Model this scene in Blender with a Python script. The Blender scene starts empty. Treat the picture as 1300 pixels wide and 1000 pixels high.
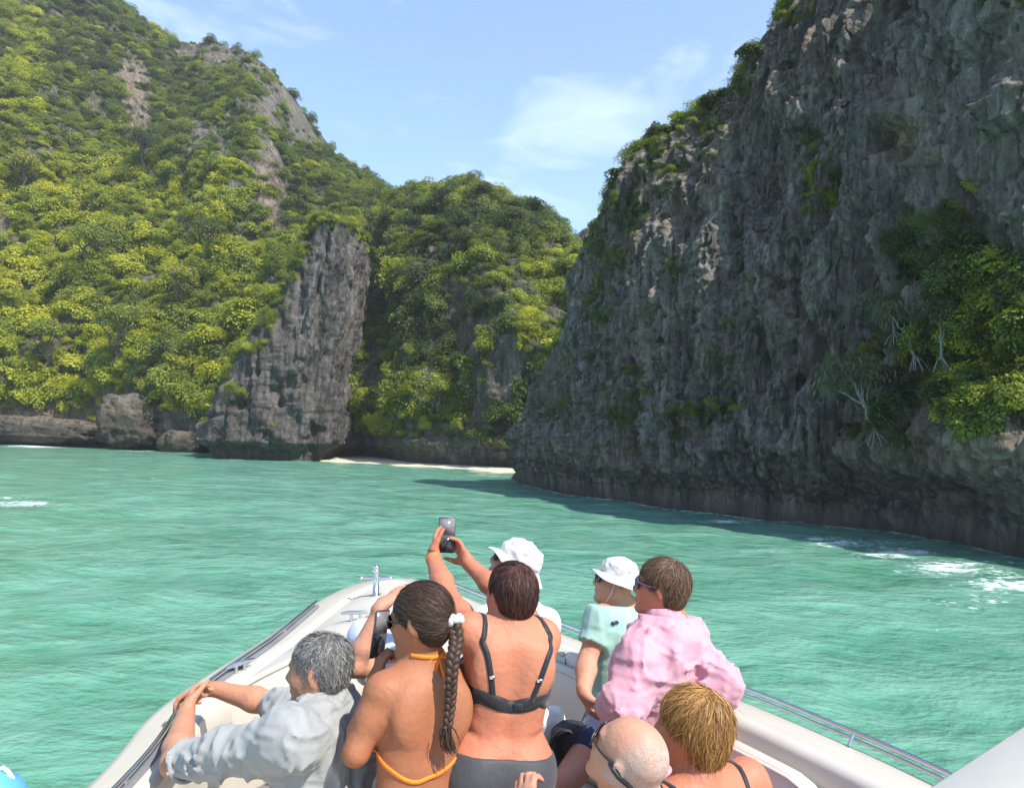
import bpy, math, random
import numpy as np
from mathutils import Matrix, Vector, Euler

SC = bpy.context.scene
COL = SC.collection
RNG = np.random.default_rng(7)
random.seed(7)

# ------------------------------------------------------------------ camera
CAM_H = 2.7                       # lens height above the water (m)
FPX = 928.0                       # focal length in pixels of the 1300x1000 photograph
PITCH = math.atan(62.0 / FPX)     # looking slightly up
ROLL = math.radians(2.0)          # boat heels with its right side up, camera with it
camd = bpy.data.cameras.new('camera')
cam = bpy.data.objects.new('camera', camd)
COL.objects.link(cam)
camd.sensor_fit = 'HORIZONTAL'
camd.sensor_width = 36.0
camd.lens = 36.0 * FPX / 1300.0
camd.clip_start = 0.05
camd.clip_end = 5000.0
HEEL = Matrix.Rotation(-ROLL, 4, 'Y')
BOAT = Matrix.Translation((0, 0, CAM_H)) @ HEEL          # boat frame: x right, y ahead, z up, origin at the lens
cam.matrix_world = BOAT @ Matrix.Rotation(math.pi / 2 + PITCH, 4, 'X')
SC.camera = cam

# ------------------------------------------------------------------ world and sun
SUN_AZ = math.radians(131)        # clockwise from straight ahead (+y)
SUN_EL = math.radians(50)
world = bpy.data.worlds.new('World')
SC.world = world
world.use_nodes = True
wn, wl = world.node_tree.nodes, world.node_tree.links
wn.clear()
w_out = wn.new('ShaderNodeOutputWorld')
w_bg = wn.new('ShaderNodeBackground')
w_sky = wn.new('ShaderNodeTexSky')
w_sky.sky_type = 'NISHITA'
w_sky.sun_disc = False
w_sky.sun_elevation = SUN_EL
w_sky.sun_rotation = SUN_AZ
w_sky.air_density = 1.0
w_sky.dust_density = 0.2
w_sky.ozone_density = 1.6
# thin high cloud: wisps all over the sky, white where the noise is strong
w_tc = wn.new('ShaderNodeTexCoord')
w_map = wn.new('ShaderNodeMapping')
w_map.inputs['Scale'].default_value = (1.0, 1.0, 2.6)
w_map.inputs['Location'].default_value = (0.72, 0.62, 0.35)
w_no = wn.new('ShaderNodeTexNoise')
w_no.inputs['Scale'].default_value = 4.2
w_no.inputs['Detail'].default_value = 9.0
w_no.inputs['Roughness'].default_value = 0.62
w_no.inputs['Distortion'].default_value = 0.5
w_rp = wn.new('ShaderNodeValToRGB')
w_rp.color_ramp.elements[0].position = 0.56
w_rp.color_ramp.elements[0].color = (0.04, 0.04, 0.04, 1)
w_rp.color_ramp.elements[1].position = 0.86
w_rp.color_ramp.elements[1].color = (0.42, 0.42, 0.42, 1)
w_mix = wn.new('ShaderNodeMix')
w_mix.data_type = 'RGBA'
w_mix.inputs[7].default_value = (6.6, 7.0, 7.5, 1)
wl.new(w_tc.outputs['Generated'], w_map.inputs['Vector'])
wl.new(w_map.outputs['Vector'], w_no.inputs['Vector'])
def _cloud_bank(d, r0, r1):
    vm = wn.new('ShaderNodeVectorMath'); vm.operation = 'DOT_PRODUCT'; vm.inputs[1].default_value = d
    nm = wn.new('ShaderNodeVectorMath'); nm.operation = 'NORMALIZE'
    wl.new(w_tc.outputs['Generated'], nm.inputs[0]); wl.new(nm.outputs[0], vm.inputs[0])
    mr = wn.new('ShaderNodeMapRange'); mr.interpolation_type = 'SMOOTHSTEP'
    mr.inputs[1].default_value = math.cos(math.radians(r1)); mr.inputs[2].default_value = math.cos(math.radians(r0))
    wl.new(vm.outputs['Value'], mr.inputs[0])
    return mr.outputs[0]
def _skydir(px, py):
    v = Vector(((px - 650) / FPX, (500 - py) / FPX, -1.0)).normalized()
    return (BOAT.to_3x3() @ Matrix.Rotation(math.pi / 2 + PITCH, 3, 'X')) @ v
w_b1 = _cloud_bank(_skydir(715, 190), 0.5, 6.5); w_b2 = _cloud_bank(_skydir(225, 10), 1, 9)
w_ad = wn.new('ShaderNodeMath'); w_ad.operation = 'MAXIMUM'; wl.new(w_b1, w_ad.inputs[0]); wl.new(w_b2, w_ad.inputs[1])
w_ml = wn.new('ShaderNodeMath'); w_ml.operation = 'MULTIPLY_ADD'; wl.new(w_ad.outputs[0], w_ml.inputs[0]); w_ml.inputs[1].default_value = 0.09
wl.new(w_no.outputs['Fac'], w_ml.inputs[2])
wl.new(w_ml.outputs[0], w_rp.inputs['Fac'])
wl.new(w_rp.outputs['Color'], w_mix.inputs[0])
w_tint = wn.new('ShaderNodeMix'); w_tint.data_type = 'RGBA'; w_tint.blend_type = 'MULTIPLY'; w_tint.inputs[0].default_value = 1.0
w_tint.inputs[7].default_value = (0.88, 1.0, 1.08, 1)
wl.new(w_sky.outputs['Color'], w_tint.inputs[6])
wl.new(w_tint.outputs[2], w_mix.inputs[6])
wl.new(w_mix.outputs[2], w_bg.inputs['Color'])
w_bg.inputs['Strength'].default_value = 0.15
wl.new(w_bg.outputs['Background'], w_out.inputs['Surface'])

sund = bpy.data.lights.new('sun', 'SUN')
sund.energy = 4.5
sund.angle = math.radians(0.53)
sund.color = (1.0, 0.94, 0.84)
sun = bpy.data.objects.new('sun', sund)
COL.objects.link(sun)
SUND = Vector((math.sin(SUN_AZ) * math.cos(SUN_EL), math.cos(SUN_AZ) * math.cos(SUN_EL), math.sin(SUN_EL)))
sun.rotation_euler = (-SUND).to_track_quat('-Z', 'Y').to_euler()
sun.location = SUND * 60

vs = SC.view_settings
vs.view_transform = 'Standard'
vs.look = 'None'
vs.exposure = 0.96
vs.gamma = 1.0
vs.use_curve_mapping = False
SC.cycles.use_denoising = True
SC.cycles.max_bounces = 5
SC.cycles.transparent_max_bounces = 6
SC.cycles.caustics_reflective = False
SC.cycles.caustics_refractive = False
SC.cycles.sample_clamp_indirect = 8.0

# ------------------------------------------------------------------ pixel helpers (authoring only: every point gets a real depth)
CAMR = np.array((BOAT.to_3x3() @ Matrix.Rotation(math.pi / 2 + PITCH, 3, 'X')))
PITR = np.array(Matrix.Rotation(math.pi / 2 + PITCH, 3, 'X'))

def _dir(px, py, R):
    px = np.asarray(px, float); py = np.asarray(py, float)
    v = np.stack([(px - 650) / FPX, (500 - py) / FPX, -np.ones_like(px)], -1)
    return v @ R.T

def WP(px, py, depth):            # world point seen at a pixel, `depth` metres ahead
    d = _dir(px, py, CAMR)
    return np.array([0, 0, CAM_H]) + d * (np.asarray(depth, float) / d[..., 1])[..., None]

def P(px, py, depth):             # the same in the boat frame
    d = _dir(px, py, PITR)
    return d * (np.asarray(depth, float) / d[..., 1])[..., None]

def PZ(px, py, z):                # boat-frame point at height z
    d = _dir(px, py, PITR)
    return d * (np.asarray(z, float) / d[..., 2])[..., None]

def pix(Pw):                      # pixel of a world point
    v = (np.asarray(Pw) - np.array([0, 0, CAM_H])) @ CAMR
    return 650 + FPX * v[..., 0] / -v[..., 2], 500 - FPX * v[..., 1] / -v[..., 2]

# ------------------------------------------------------------------ noise
_prm = np.random.default_rng(3).permutation(256)
PRM = np.concatenate([_prm, _prm, _prm[:2]]).astype(np.int64)
_g = np.random.default_rng(4).normal(size=(256, 3)); _g /= np.linalg.norm(_g, axis=1)[:, None]
GRD = _g

def pn(p):
    p = np.asarray(p, float)
    i = np.floor(p).astype(np.int64); f = p - i; i &= 255
    u = f * f * f * (f * (f * 6 - 15) + 10)
    def g(dx, dy, dz):
        h = PRM[(PRM[(PRM[(i[..., 0] + dx) & 255] + i[..., 1] + dy) & 255] + i[..., 2] + dz) & 255]
        G = GRD[h]
        return G[..., 0] * (f[..., 0] - dx) + G[..., 1] * (f[..., 1] - dy) + G[..., 2] * (f[..., 2] - dz)
    def L(a, b, t): return a + (b - a) * t
    x00 = L(g(0,0,0), g(1,0,0), u[..., 0]); x10 = L(g(0,1,0), g(1,1,0), u[..., 0])
    x01 = L(g(0,0,1), g(1,0,1), u[..., 0]); x11 = L(g(0,1,1), g(1,1,1), u[..., 0])
    return L(L(x00, x10, u[..., 1]), L(x01, x11, u[..., 1]), u[..., 2]) * 1.6

def fbm(p, oct=4, lac=2.1, gain=0.5):
    a, s, t = 1.0, 0.0, 0.0
    q = np.asarray(p, float)
    for _ in range(oct):
        s = s + a * pn(q); t += a
        q = q * lac + 13.7; a *= gain
    return s / t

def ridged(p, oct=4):
    a, s, t = 1.0, 0.0, 0.0
    q = np.asarray(p, float)
    for _ in range(oct):
        s = s + a * (1 - 2 * np.abs(pn(q))); t += a
        q = q * 2.1 + 7.3; a *= 0.5
    return s / t

def sstep(a, b, x):
    t = np.clip((x - a) / (b - a), 0, 1)
    return t * t * (3 - 2 * t)

# ------------------------------------------------------------------ mesh helpers
def mesh_np(name, V, F, smooth=True, mats=(), midx=None, attrs=None):
    """V (n,3); F (m,k) int array or list of such arrays (mixed quads/tris)."""
    me = bpy.data.meshes.new(name)
    V = np.ascontiguousarray(V, dtype=np.float32)
    if not isinstance(F, (list, tuple)): F = [F]
    F = [np.asarray(f, dtype=np.int32) for f in F if len(f)]
    nl = sum(f.size for f in F); nf = sum(len(f) for f in F)
    me.vertices.add(len(V)); me.vertices.foreach_set('co', V.ravel())
    me.loops.add(nl); me.loops.foreach_set('vertex_index', np.concatenate([f.ravel() for f in F]) if nf else np.zeros(0, np.int32))
    me.polygons.add(nf)
    if nf:
        tot = np.concatenate([np.full(len(f), f.shape[1], np.int32) for f in F])
        st = np.concatenate([[0], np.cumsum(tot)[:-1]]).astype(np.int32)
        me.polygons.foreach_set('loop_start', st)
        me.polygons.foreach_set('loop_total', tot)
        if smooth: me.polygons.foreach_set('use_smooth', np.ones(nf, bool))
        if midx is not None: me.polygons.foreach_set('material_index', np.asarray(midx, np.int32))
    for m in mats: me.materials.append(m)
    me.update(calc_edges=True)
    me.validate()
    for k, a in (attrs or {}).items():
        at = me.attributes.new(k, 'FLOAT', 'POINT')
        at.data.foreach_set('value', np.asarray(a, np.float32))
    return me

def link(name, me, parent=None, **props):
    o = bpy.data.objects.new(name, me)
    COL.objects.link(o)
    if parent is not None: o.parent = parent
    for k, v in props.items(): o[k] = v
    return o

def thing(name, label, category, mw=None, group=None):
    e = bpy.data.objects.new(name, None)
    e.empty_display_size = 0.1
    COL.objects.link(e)
    if mw is not None: e.matrix_world = mw
    e['label'] = label; e['category'] = category
    if group: e['group'] = group
    return e

class MB:
    """collects simple solids into one mesh"""
    def __init__(s): s.v = []; s.f4 = []; s.f3 = []; s.n = 0
    def add(s, V, F):
        V = np.asarray(V, float); F = np.asarray(F, int) + s.n
        s.v.append(V); s.n += len(V)
        (s.f4 if F.shape[1] == 4 else s.f3).append(F)
        return s
    def grid(s, G, cu=False, cv=False):
        nu, nv = G.shape[:2]
        I = np.arange(nu * nv).reshape(nu, nv)
        a = np.concatenate([I, I[:1]], 0) if cu else I
        if cv: a = np.concatenate([a, a[:, :1]], 1)
        q = np.stack([a[:-1, :-1], a[1:, :-1], a[1:, 1:], a[:-1, 1:]], -1).reshape(-1, 4)
        return s.add(G.reshape(-1, 3), q)
    def tube(s, pts, r, n=8, cap=True, flat=None):
        pts = np.asarray(pts, float); m = len(pts)
        r = np.broadcast_to(np.asarray(r, float), (m,))
        T = np.gradient(pts, axis=0); T /= np.linalg.norm(T, axis=1)[:, None] + 1e-9
        up = np.array([0, 0, 1.0]) if abs(T[0, 2]) < 0.9 else np.array([1.0, 0, 0])
        A = np.cross(T[0], up); A /= np.linalg.norm(A)
        th = np.arange(n) / n * 2 * np.pi
        G = np.zeros((m, n, 3))
        for i in range(m):
            A = A - T[i] * (A @ T[i]); A /= np.linalg.norm(A) + 1e-9
            Bv = np.cross(T[i], A)
            G[i] = pts[i] + r[i] * (np.cos(th)[:, None] * A + np.sin(th)[:, None] * Bv * (flat or 1.0))
        s.grid(G, cv=True)
        if cap:
            for i, sg in ((0, 1), (m - 1, -1)):
                c = s.n
                V = np.vstack([G[i], pts[i][None]])
                k = np.arange(n); F = np.stack([k, (k + 1) % n, np.full(n, n)], 1)
                s.add(V, F if sg < 0 else F[:, ::-1])
        return s
    def box(s, c, size, R=None, bev=0.0):
        c = np.asarray(c, float); h = np.asarray(size, float) / 2
        b = min(bev, h.min() * 0.9)
        R = np.eye(3) if R is None else np.asarray(R, float)
        if b <= 0:
            V = np.array([[x, y, z] for z in (-1, 1) for y in (-1, 1) for x in (-1, 1)], float) * h
            F = [[0,2,3,1],[4,5,7,6],[0,1,5,4],[2,6,7,3],[0,4,6,2],[1,3,7,5]]
            return s.add(V @ R.T + c, F)
        V = []; idx = {}
        for sx in (-1, 1):
            for sy in (-1, 1):
                for sz in (-1, 1):
                    for a in range(3):
                        k = np.array([sx, sy, sz]) * h
                        for j in range(3):
                            if j != a: k[j] -= np.sign(k[j]) * b
                        idx[sx, sy, sz, a] = len(V); V.append(k)
        F4, F3 = [], []
        for a in range(3):
            o1, o2 = (a + 1) % 3, (a + 2) % 3
            for sg in (-1, 1):
                q = []
                for p1, p2 in ((-1, -1), (1, -1), (1, 1), (-1, 1)):
                    t = [0, 0, 0]; t[a] = sg; t[o1] = p1; t[o2] = p2
                    q.append(idx[t[0], t[1], t[2], a])
                F4.append(q if sg > 0 else q[::-1])
            for p1 in (-1, 1):
                for p2 in (-1, 1):
                    t0 = [0, 0, 0]; t1 = [0, 0, 0]
                    t0[a] = -1; t1[a] = 1
                    for t in (t0, t1): t[o1] = p1; t[o2] = p2
                    q = [idx[(*t0, o1)], idx[(*t1, o1)], idx[(*t1, o2)], idx[(*t0, o2)]]
                    F4.append(q if p1 * p2 < 0 else q[::-1])
        for sx in (-1, 1):
            for sy in (-1, 1):
                for sz in (-1, 1):
                    q = [idx[sx, sy, sz, a] for a in range(3)]
                    F3.append(q if sx * sy * sz > 0 else q[::-1])
        n0 = s.n
        V = np.array(V) @ R.T + c
        s.v.append(V); s.n += len(V)
        s.f4.append(np.array(F4) + n0); s.f3.append(np.array(F3) + n0)
        return s
    def ball(s, c, r, nu=12, nv=8, R=None):
        r = np.broadcast_to(np.asarray(r, float), (3,))
        u = np.arange(nu) / nu * 2 * np.pi; v = (np.arange(nv + 1) / nv - 0.5) * np.pi * 0.999
        G = np.stack([np.cos(v)[:, None] * np.cos(u), np.cos(v)[:, None] * np.sin(u), np.sin(v)[:, None] + 0 * u], -1) * r
        if R is not None: G = G @ np.asarray(R, float).T
        return s.grid(G[:, ::-1] * 1.0 + np.asarray(c, float), cv=True)
    def mesh(s, name, mat, smooth=True, off=None, attrs=None):
        V = np.vstack(s.v)
        if off is not None: V = V - np.asarray(off)
        F = []
        if s.f4: F.append(np.vstack(s.f4))
        if s.f3: F.append(np.vstack(s.f3))
        return mesh_np(name, V, F, smooth, mat if isinstance(mat, (list, tuple)) else [mat], attrs=attrs)

# ------------------------------------------------------------------ material helpers
def new_mat(name):
    m = bpy.data.materials.new(name); m.use_nodes = True
    nt = m.node_tree
    return m, nt.nodes, nt.links, nt.nodes['Principled BSDF']

def noise_node(n, l, scale, detail=4, rough=0.55, vec=None, dist=0.0):
    t = n.new('ShaderNodeTexNoise')
    t.inputs['Scale'].default_value = scale
    t.inputs['Detail'].default_value = detail
    t.inputs['Roughness'].default_value = rough
    t.inputs['Distortion'].default_value = dist
    if vec is not None: l.new(vec, t.inputs['Vector'])
    return t.outputs['Fac']

def ramp(n, l, fac, stops):
    r = n.new('ShaderNodeValToRGB')
    els = r.color_ramp.elements
    while len(els) < len(stops): els.new(0.5)
    for e, (p, c) in zip(els, stops):
        e.position = p
        e.color = (*c, 1) if len(c) == 3 else c
    l.new(fac, r.inputs['Fac'])
    return r.outputs['Color']

def mixc(n, l, fac, a, b, mode='MIX'):
    m = n.new('ShaderNodeMix'); m.data_type = 'RGBA'; m.blend_type = mode
    for s, v in ((0, fac), (6, a), (7, b)):
        if isinstance(v, (int, float)): m.inputs[s].default_value = v
        elif isinstance(v, tuple): m.inputs[s].default_value = (*v, 1) if len(v) == 3 else v
        else: l.new(v, m.inputs[s])
    return m.outputs[2]

def math_node(n, l, op, a, b=None, clamp=False):
    m = n.new('ShaderNodeMath'); m.operation = op; m.use_clamp = clamp
    for i, v in enumerate((a, b)):
        if v is None: continue
        if isinstance(v, (int, float)): m.inputs[i].default_value = v
        else: l.new(v, m.inputs[i])
    return m.outputs[0]

def mapping(n, l, scale=(1, 1, 1), coord='Object', loc=(0, 0, 0)):
    tc = n.new('ShaderNodeTexCoord'); mp = n.new('ShaderNodeMapping')
    mp.inputs['Scale'].default_value = scale
    mp.inputs['Location'].default_value = loc
    l.new(tc.outputs[coord], mp.inputs['Vector'])
    return mp.outputs['Vector']

def bump(n, l, b, h, strength, dist, prev=None):
    bp = n.new('ShaderNodeBump')
    bp.inputs['Strength'].default_value = strength
    bp.inputs['Distance'].default_value = dist
    l.new(h, bp.inputs['Height'])
    if prev is not None: l.new(prev, bp.inputs['Normal'])
    if b is not None: l.new(bp.outputs['Normal'], b.inputs['Normal'])
    return bp.outputs['Normal']

def attr(n, name, kind='GEOMETRY'):
    a = n.new('ShaderNodeAttribute'); a.attribute_name = name; a.attribute_type = kind
    return a.outputs['Fac']

def plain_mat(name, col, rough=0.5, metal=0.0, var=0.12, vscale=8.0, bumps=0.0, bscale=60.0, spec=0.5, coat=0.0):
    m, n, l, b = new_mat(name)
    v = mapping(n, l)
    f = noise_node(n, l, vscale, 5, 0.6, v)
    c = ramp(n, l, f, [(0.3, tuple(x * (1 - var) for x in col)), (0.7, tuple(min(1, x * (1 + var)) for x in col))])
    l.new(c, b.inputs['Base Color'])
    b.inputs['Roughness'].default_value = rough
    b.inputs['Metallic'].default_value = metal
    b.inputs['Specular IOR Level'].default_value = spec
    if coat: b.inputs['Coat Weight'].default_value = coat
    if bumps: bump(n, l, b, noise_node(n, l, bscale, 4, 0.6, v), bumps, 0.01)
    return m

# ------------------------------------------------------------------ shared small helpers
V3 = lambda *a: np.array(a, float)
def nz(a): a = np.asarray(a, float); return a / (np.linalg.norm(a) + 1e-12)
def base_thing(name, label, cat, base, group=None):
    t = thing(name, label, cat, BOAT @ Matrix.Translation(Vector([float(x) for x in base])), group)
    t['_b'] = [float(x) for x in base]
    return t
def part(name, mb, mat, root, smooth=True, parent=None, **kw):
    off = np.array(root['_b'])
    me = mb.mesh(name, mat, smooth, off) if isinstance(mb, MB) else mb
    return link(name, me, parent or root, **kw)

def catmull(p, n):
    p = np.asarray(p, float)
    q = np.vstack([2 * p[0] - p[1], p, 2 * p[-1] - p[-2]])
    out_ = []
    m = 40
    for i in range(len(p) - 1):
        t = np.linspace(0, 1, m, endpoint=False)[:, None]
        a, b_, c_, d_ = q[i], q[i + 1], q[i + 2], q[i + 3]
        out_.append(0.5 * (2 * b_ + (c_ - a) * t + (2 * a - 5 * b_ + 4 * c_ - d_) * t ** 2 + (3 * b_ - 3 * c_ + d_ - a) * t ** 3))
    out_ = np.vstack(out_ + [p[-1:]])
    s = np.concatenate([[0], np.cumsum(np.linalg.norm(np.diff(out_, axis=0), axis=1))])
    u = np.linspace(0, s[-1], n)
    return np.stack([np.interp(u, s, out_[:, k]) for k in range(p.shape[1])], 1)

# ================================================================== LANDSCAPE
def rock_mat(name, dark, mid, light, warm, vert=0.25, moss=(0.05, 0.07, 0.02), bs=1.0, rough=0.9, tide=1.3, streak=0.0):
    m, n, l, b = new_mat(name)
    v = mapping(n, l, (1, 1, vert))
    v1 = mapping(n, l, (1, 1, 1))
    f1 = noise_node(n, l, 0.55 * bs, 8, 0.62, v, 0.4)
    f2 = noise_node(n, l, 2.6 * bs, 8, 0.66, v, 0.3)
    f3 = noise_node(n, l, 0.13 * bs, 4, 0.6, v1)
    f4 = noise_node(n, l, 9.0 * bs, 6, 0.7, v1)
    s = math_node(n, l, 'ADD', math_node(n, l, 'MULTIPLY', f1, 0.5), math_node(n, l, 'MULTIPLY', f2, 0.5))
    s = math_node(n, l, 'ADD', math_node(n, l, 'MULTIPLY', s, 0.8), math_node(n, l, 'MULTIPLY', f4, 0.2))
    c = ramp(n, l, s, [(0.34, dark), (0.5, mid), (0.66, light)])
    vo = n.new('ShaderNodeTexVoronoi'); vo.feature = 'DISTANCE_TO_EDGE'; vo.inputs['Scale'].default_value = 1.15 * bs
    wob = n.new('ShaderNodeVectorMath'); wob.operation = 'ADD'
    wsc = n.new('ShaderNodeVectorMath'); wsc.operation = 'SCALE'; wsc.inputs['Scale'].default_value = 0.55 / bs
    wn_ = n.new('ShaderNodeTexNoise'); wn_.inputs['Scale'].default_value = 1.6 * bs; wn_.inputs['Detail'].default_value = 5
    l.new(v1, wn_.inputs['Vector']); l.new(wn_.outputs['Color'], wsc.inputs[0])
    l.new(v, wob.inputs[0]); l.new(wsc.outputs[0], wob.inputs[1]); l.new(wob.outputs[0], vo.inputs['Vector'])
    crack = ramp(n, l, vo.outputs['Distance'], [(0.0, (0, 0, 0)), (0.16, (1, 1, 1))])
    c = mixc(n, l, math_node(n, l, 'MULTIPLY', math_node(n, l, 'SUBTRACT', 1.0, crack), 0.45), c, tuple(x * 0.45 for x in dark))
    c = mixc(n, l, ramp(n, l, f3, [(0.45, (0, 0, 0)), (0.7, (0.6, 0.6, 0.6))]), c, warm)
    # long vertical run-off streaks
    vst = mapping(n, l, (1, 1, 0.045))
    stk = noise_node(n, l, 1.5 * bs, 5, 0.7, vst, 0.15)
    c = mixc(n, l, ramp(n, l, stk, [(0.52, (0, 0, 0)), (0.66, (streak, streak, streak))]), c, tuple(x * 0.5 for x in dark))
    c = mixc(n, l, ramp(n, l, stk, [(0.30, (streak * .6,) * 3), (0.42, (0, 0, 0))]), c, light)
    # stains and moss carried by the mesh
    c = mixc(n, l, math_node(n, l, 'MULTIPLY', attr(n, 'stain'), f2, True), c, (0.36, 0.25, 0.16))
    mo = math_node(n, l, 'MULTIPLY', attr(n, 'moss'), ramp(n, l, noise_node(n, l, 1.7 * bs, 6, 0.7, v1), [(0.4, (0, 0, 0)), (0.6, (1, 1, 1))]), True)
    c = mixc(n, l, mo, c, moss)
    # dark tidal band of wet algae at the waterline
    sx = n.new('ShaderNodeSeparateXYZ'); tc = n.new('ShaderNodeTexCoord')
    l.new(tc.outputs['Object'], sx.inputs[0])
    zz = math_node(n, l, 'ADD', sx.outputs['Z'], math_node(n, l, 'MULTIPLY', f1, 0.9))
    td = ramp(n, l, math_node(n, l, 'DIVIDE', zz, tide * 2), [(0.25, (0.7, 0.7, 0.7)), (0.62, (0, 0, 0))])
    c = mixc(n, l, td, c, (0.060, 0.050, 0.044))
    l.new(c, b.inputs['Base Color'])
    b.inputs['Roughness'].default_value = rough
    b.inputs['Specular IOR Level'].default_value = 0.25
    nb = bump(n, l, None, f2, 1.0, 0.5 / bs)
    nb = bump(n, l, None, crack, 0.7, 0.22 / bs, nb)
    bump(n, l, b, f4, 0.9, 0.14 / bs, nb)
    return m

M_HILL = rock_mat('hillside_rock', (0.05, 0.042, 0.033), (0.155, 0.138, 0.118), (0.36, 0.325, 0.28), (0.22, 0.18, 0.13), 0.15, (0.05, 0.07, 0.018), 0.6, tide=1.6, streak=0.5)
M_PILLAR = rock_mat('pillar_limestone', (0.042, 0.038, 0.037), (0.115, 0.105, 0.10), (0.27, 0.25, 0.235), (0.14, 0.115, 0.095), 0.14, (0.08, 0.10, 0.02), 1.0, tide=1.4, streak=0.5)
M_CLIFF = rock_mat('cliff_limestone', (0.07, 0.061, 0.054), (0.215, 0.19, 0.168), (0.45, 0.41, 0.37), (0.24, 0.185, 0.14), 0.20, (0.06, 0.07, 0.03), 1.6, tide=1.15, streak=0.75)

def hor(u): return 562 + (u - 650) * math.tan(ROLL)

def interp(tab, u, k):
    t = np.array(tab, float)
    # smooth (monotone-ish) interpolation
    x, y = t[:, 0], t[:, k]
    i = np.clip(np.searchsorted(x, u) - 1, 0, len(x) - 2)
    s = (u - x[i]) / (x[i + 1] - x[i])
    d = np.gradient(y, x)
    h = x[i + 1] - x[i]
    lin = y[i] + (y[i + 1] - y[i]) * s
    her = (2*s**3 - 3*s**2 + 1) * y[i] + (s**3 - 2*s**2 + s) * h * d[i] + (-2*s**3 + 3*s**2) * y[i+1] + (s**3 - s**2) * h * d[i+1]
    return 0.5 * lin + 0.5 * her

def sheet(u, base, ridge, nv, prof, notch_in, notch_h, back=((3, 0.4), (9, 2), (22, 7), (60, 30)), floor=-1.2):
    """columns over u, rows from under water up to the ridge and over its back"""
    d0 = interp(base, u, 1); ry = interp(ridge, u, 1); rd = interp(ridge, u, 2)
    Bp = WP(u, hor(u) + CAM_H * FPX / d0, d0); Bp[:, 2] = 0
    Rp = WP(u, ry, rd)
    aw = (Rp - Bp); aw[:, 2] = 0
    tang = np.gradient(Bp, axis=0); tang[:, 2] = 0
    nrm = np.stack([-tang[:, 1], tang[:, 0], 0 * tang[:, 0]], 1)
    nrm /= np.linalg.norm(nrm, axis=1)[:, None] + 1e-9      # points inland
    v = np.linspace(0, 1, nv)
    G = np.zeros((len(u), nv + 2 + len(back), 3))
    z = Rp[:, 2][:, None] * v
    G[:, 2:nv + 2] = Bp[:, None] + aw[:, None] * (prof(v)[None, :, None] if np.ndim(prof(v)) == 1 else prof(v)[..., None])
    G[:, 2:nv + 2, 2] = z
    nin = notch_in[:, None] * (1 - sstep(notch_h * 0.35, notch_h, z)) * sstep(-0.01, 0.02, z + 0.02)
    G[:, 2:nv + 2] += nrm[:, None] * nin[..., None]
    G[:, 1] = Bp + nrm * (notch_in[:, None] * 1.02); G[:, 1, 2] = -0.15
    G[:, 0] = Bp + nrm * (notch_in[:, None] * 0.5); G[:, 0, 2] = floor
    an = nrm.copy()
    for k, (dd, dz) in enumerate(back):
        G[:, nv + 2 + k] = Rp + an * dd
        G[:, nv + 2 + k, 2] = Rp[:, 2] - np.minimum(dz, Rp[:, 2] * 0.9)
    V = np.concatenate([np.zeros(2), v, np.full(len(back), 1.0)])
    return G, nrm, V

def grid_faces(nu, nv, flip=False):
    I = np.arange(nu * nv).reshape(nu, nv)
    q = np.stack([I[:-1, :-1], I[1:, :-1], I[1:, 1:], I[:-1, 1:]], -1).reshape(-1, 4)
    return q[:, ::-1] if flip else q

def blob(U, Y, spots):
    """sum of soft elliptical patches on the sheet; spots are (u, y, ru, ry, strength)"""
    s = np.zeros_like(U)
    for (a, b_, ra, rb, w) in spots:
        s = np.maximum(s, w * np.exp(-((U - a) / ra) ** 2 - ((Y - b_) / rb) ** 2))
    return s

# ---------------------------------------------------------------- the forested hillside across the bay
uL = np.linspace(-330, 770, 440)
HB = [(-330, 92), (0, 104), (100, 104), (200, 99), (270, 95), (330, 93), (400, 90), (440, 87), (480, 83), (520, 78), (600, 73), (660, 71), (770, 71)]
HR = [(-330, -430, 172), (-150, -250, 180), (0, -100, 184), (80, -40, 184), (150, 8, 184), (200, 44, 183), (232, 60, 181), (270, 56, 178), (310, 74, 175), (345, 100, 170), (370, 128, 162),
      (380, 176, 154), (420, 202, 148), (460, 224, 143), (500, 258, 130), (540, 262, 122), (580, 260, 116), (612, 254, 112), (650, 266, 108), (690, 286, 104), (715, 314, 101), (728, 336, 99), (770, 385, 97)]
nvL = 240
G, nrmL, vL = sheet(uL, HB, HR, nvL, lambda v: v[None, :] ** np.interp(uL, [-330, 300, 460, 520, 770], [1.25, 1.3, 1.5, 2.1, 2.3])[:, None], np.interp(uL, [-330, 200, 300, 470, 500, 770], [1.6, 1.8, 2, 2, 0.5, 0.3]), 2.2)
zz = G[..., 2]
out = -nrmL[:, None]
amp = sstep(0.0, 12, zz) * (1 - 0.45 * sstep(0.86, 1.0, vL[None, :]))
big = fbm(G * np.array([1 / 34, 1 / 34, 1 / 46]), 3) * 9.0
med = ridged(G * np.array([1 / 11, 1 / 11, 1 / 17]) + 5, 3) * 2.4
sm = fbm(G * np.array([1 / 2.2, 1 / 2.2, 1 / 2.8]), 4) * 1.3 + ridged(G * np.array([1 / 3.4, 1 / 3.4, 1 / 7]) + 15, 3) * 0.9
strata = fbm(np.stack([G[..., 0] / 9, G[..., 1] / 9, G[..., 2] / 0.8], -1), 3) * 1.5 * (1 - sstep(4, 9, zz)) * sstep(1.0, 1.8, zz)
disp = big * amp + med * (0.25 + 0.75 * amp) * sstep(0.6, 2.5, zz) + sm * sstep(0.4, 1.6, zz) + strata
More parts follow.
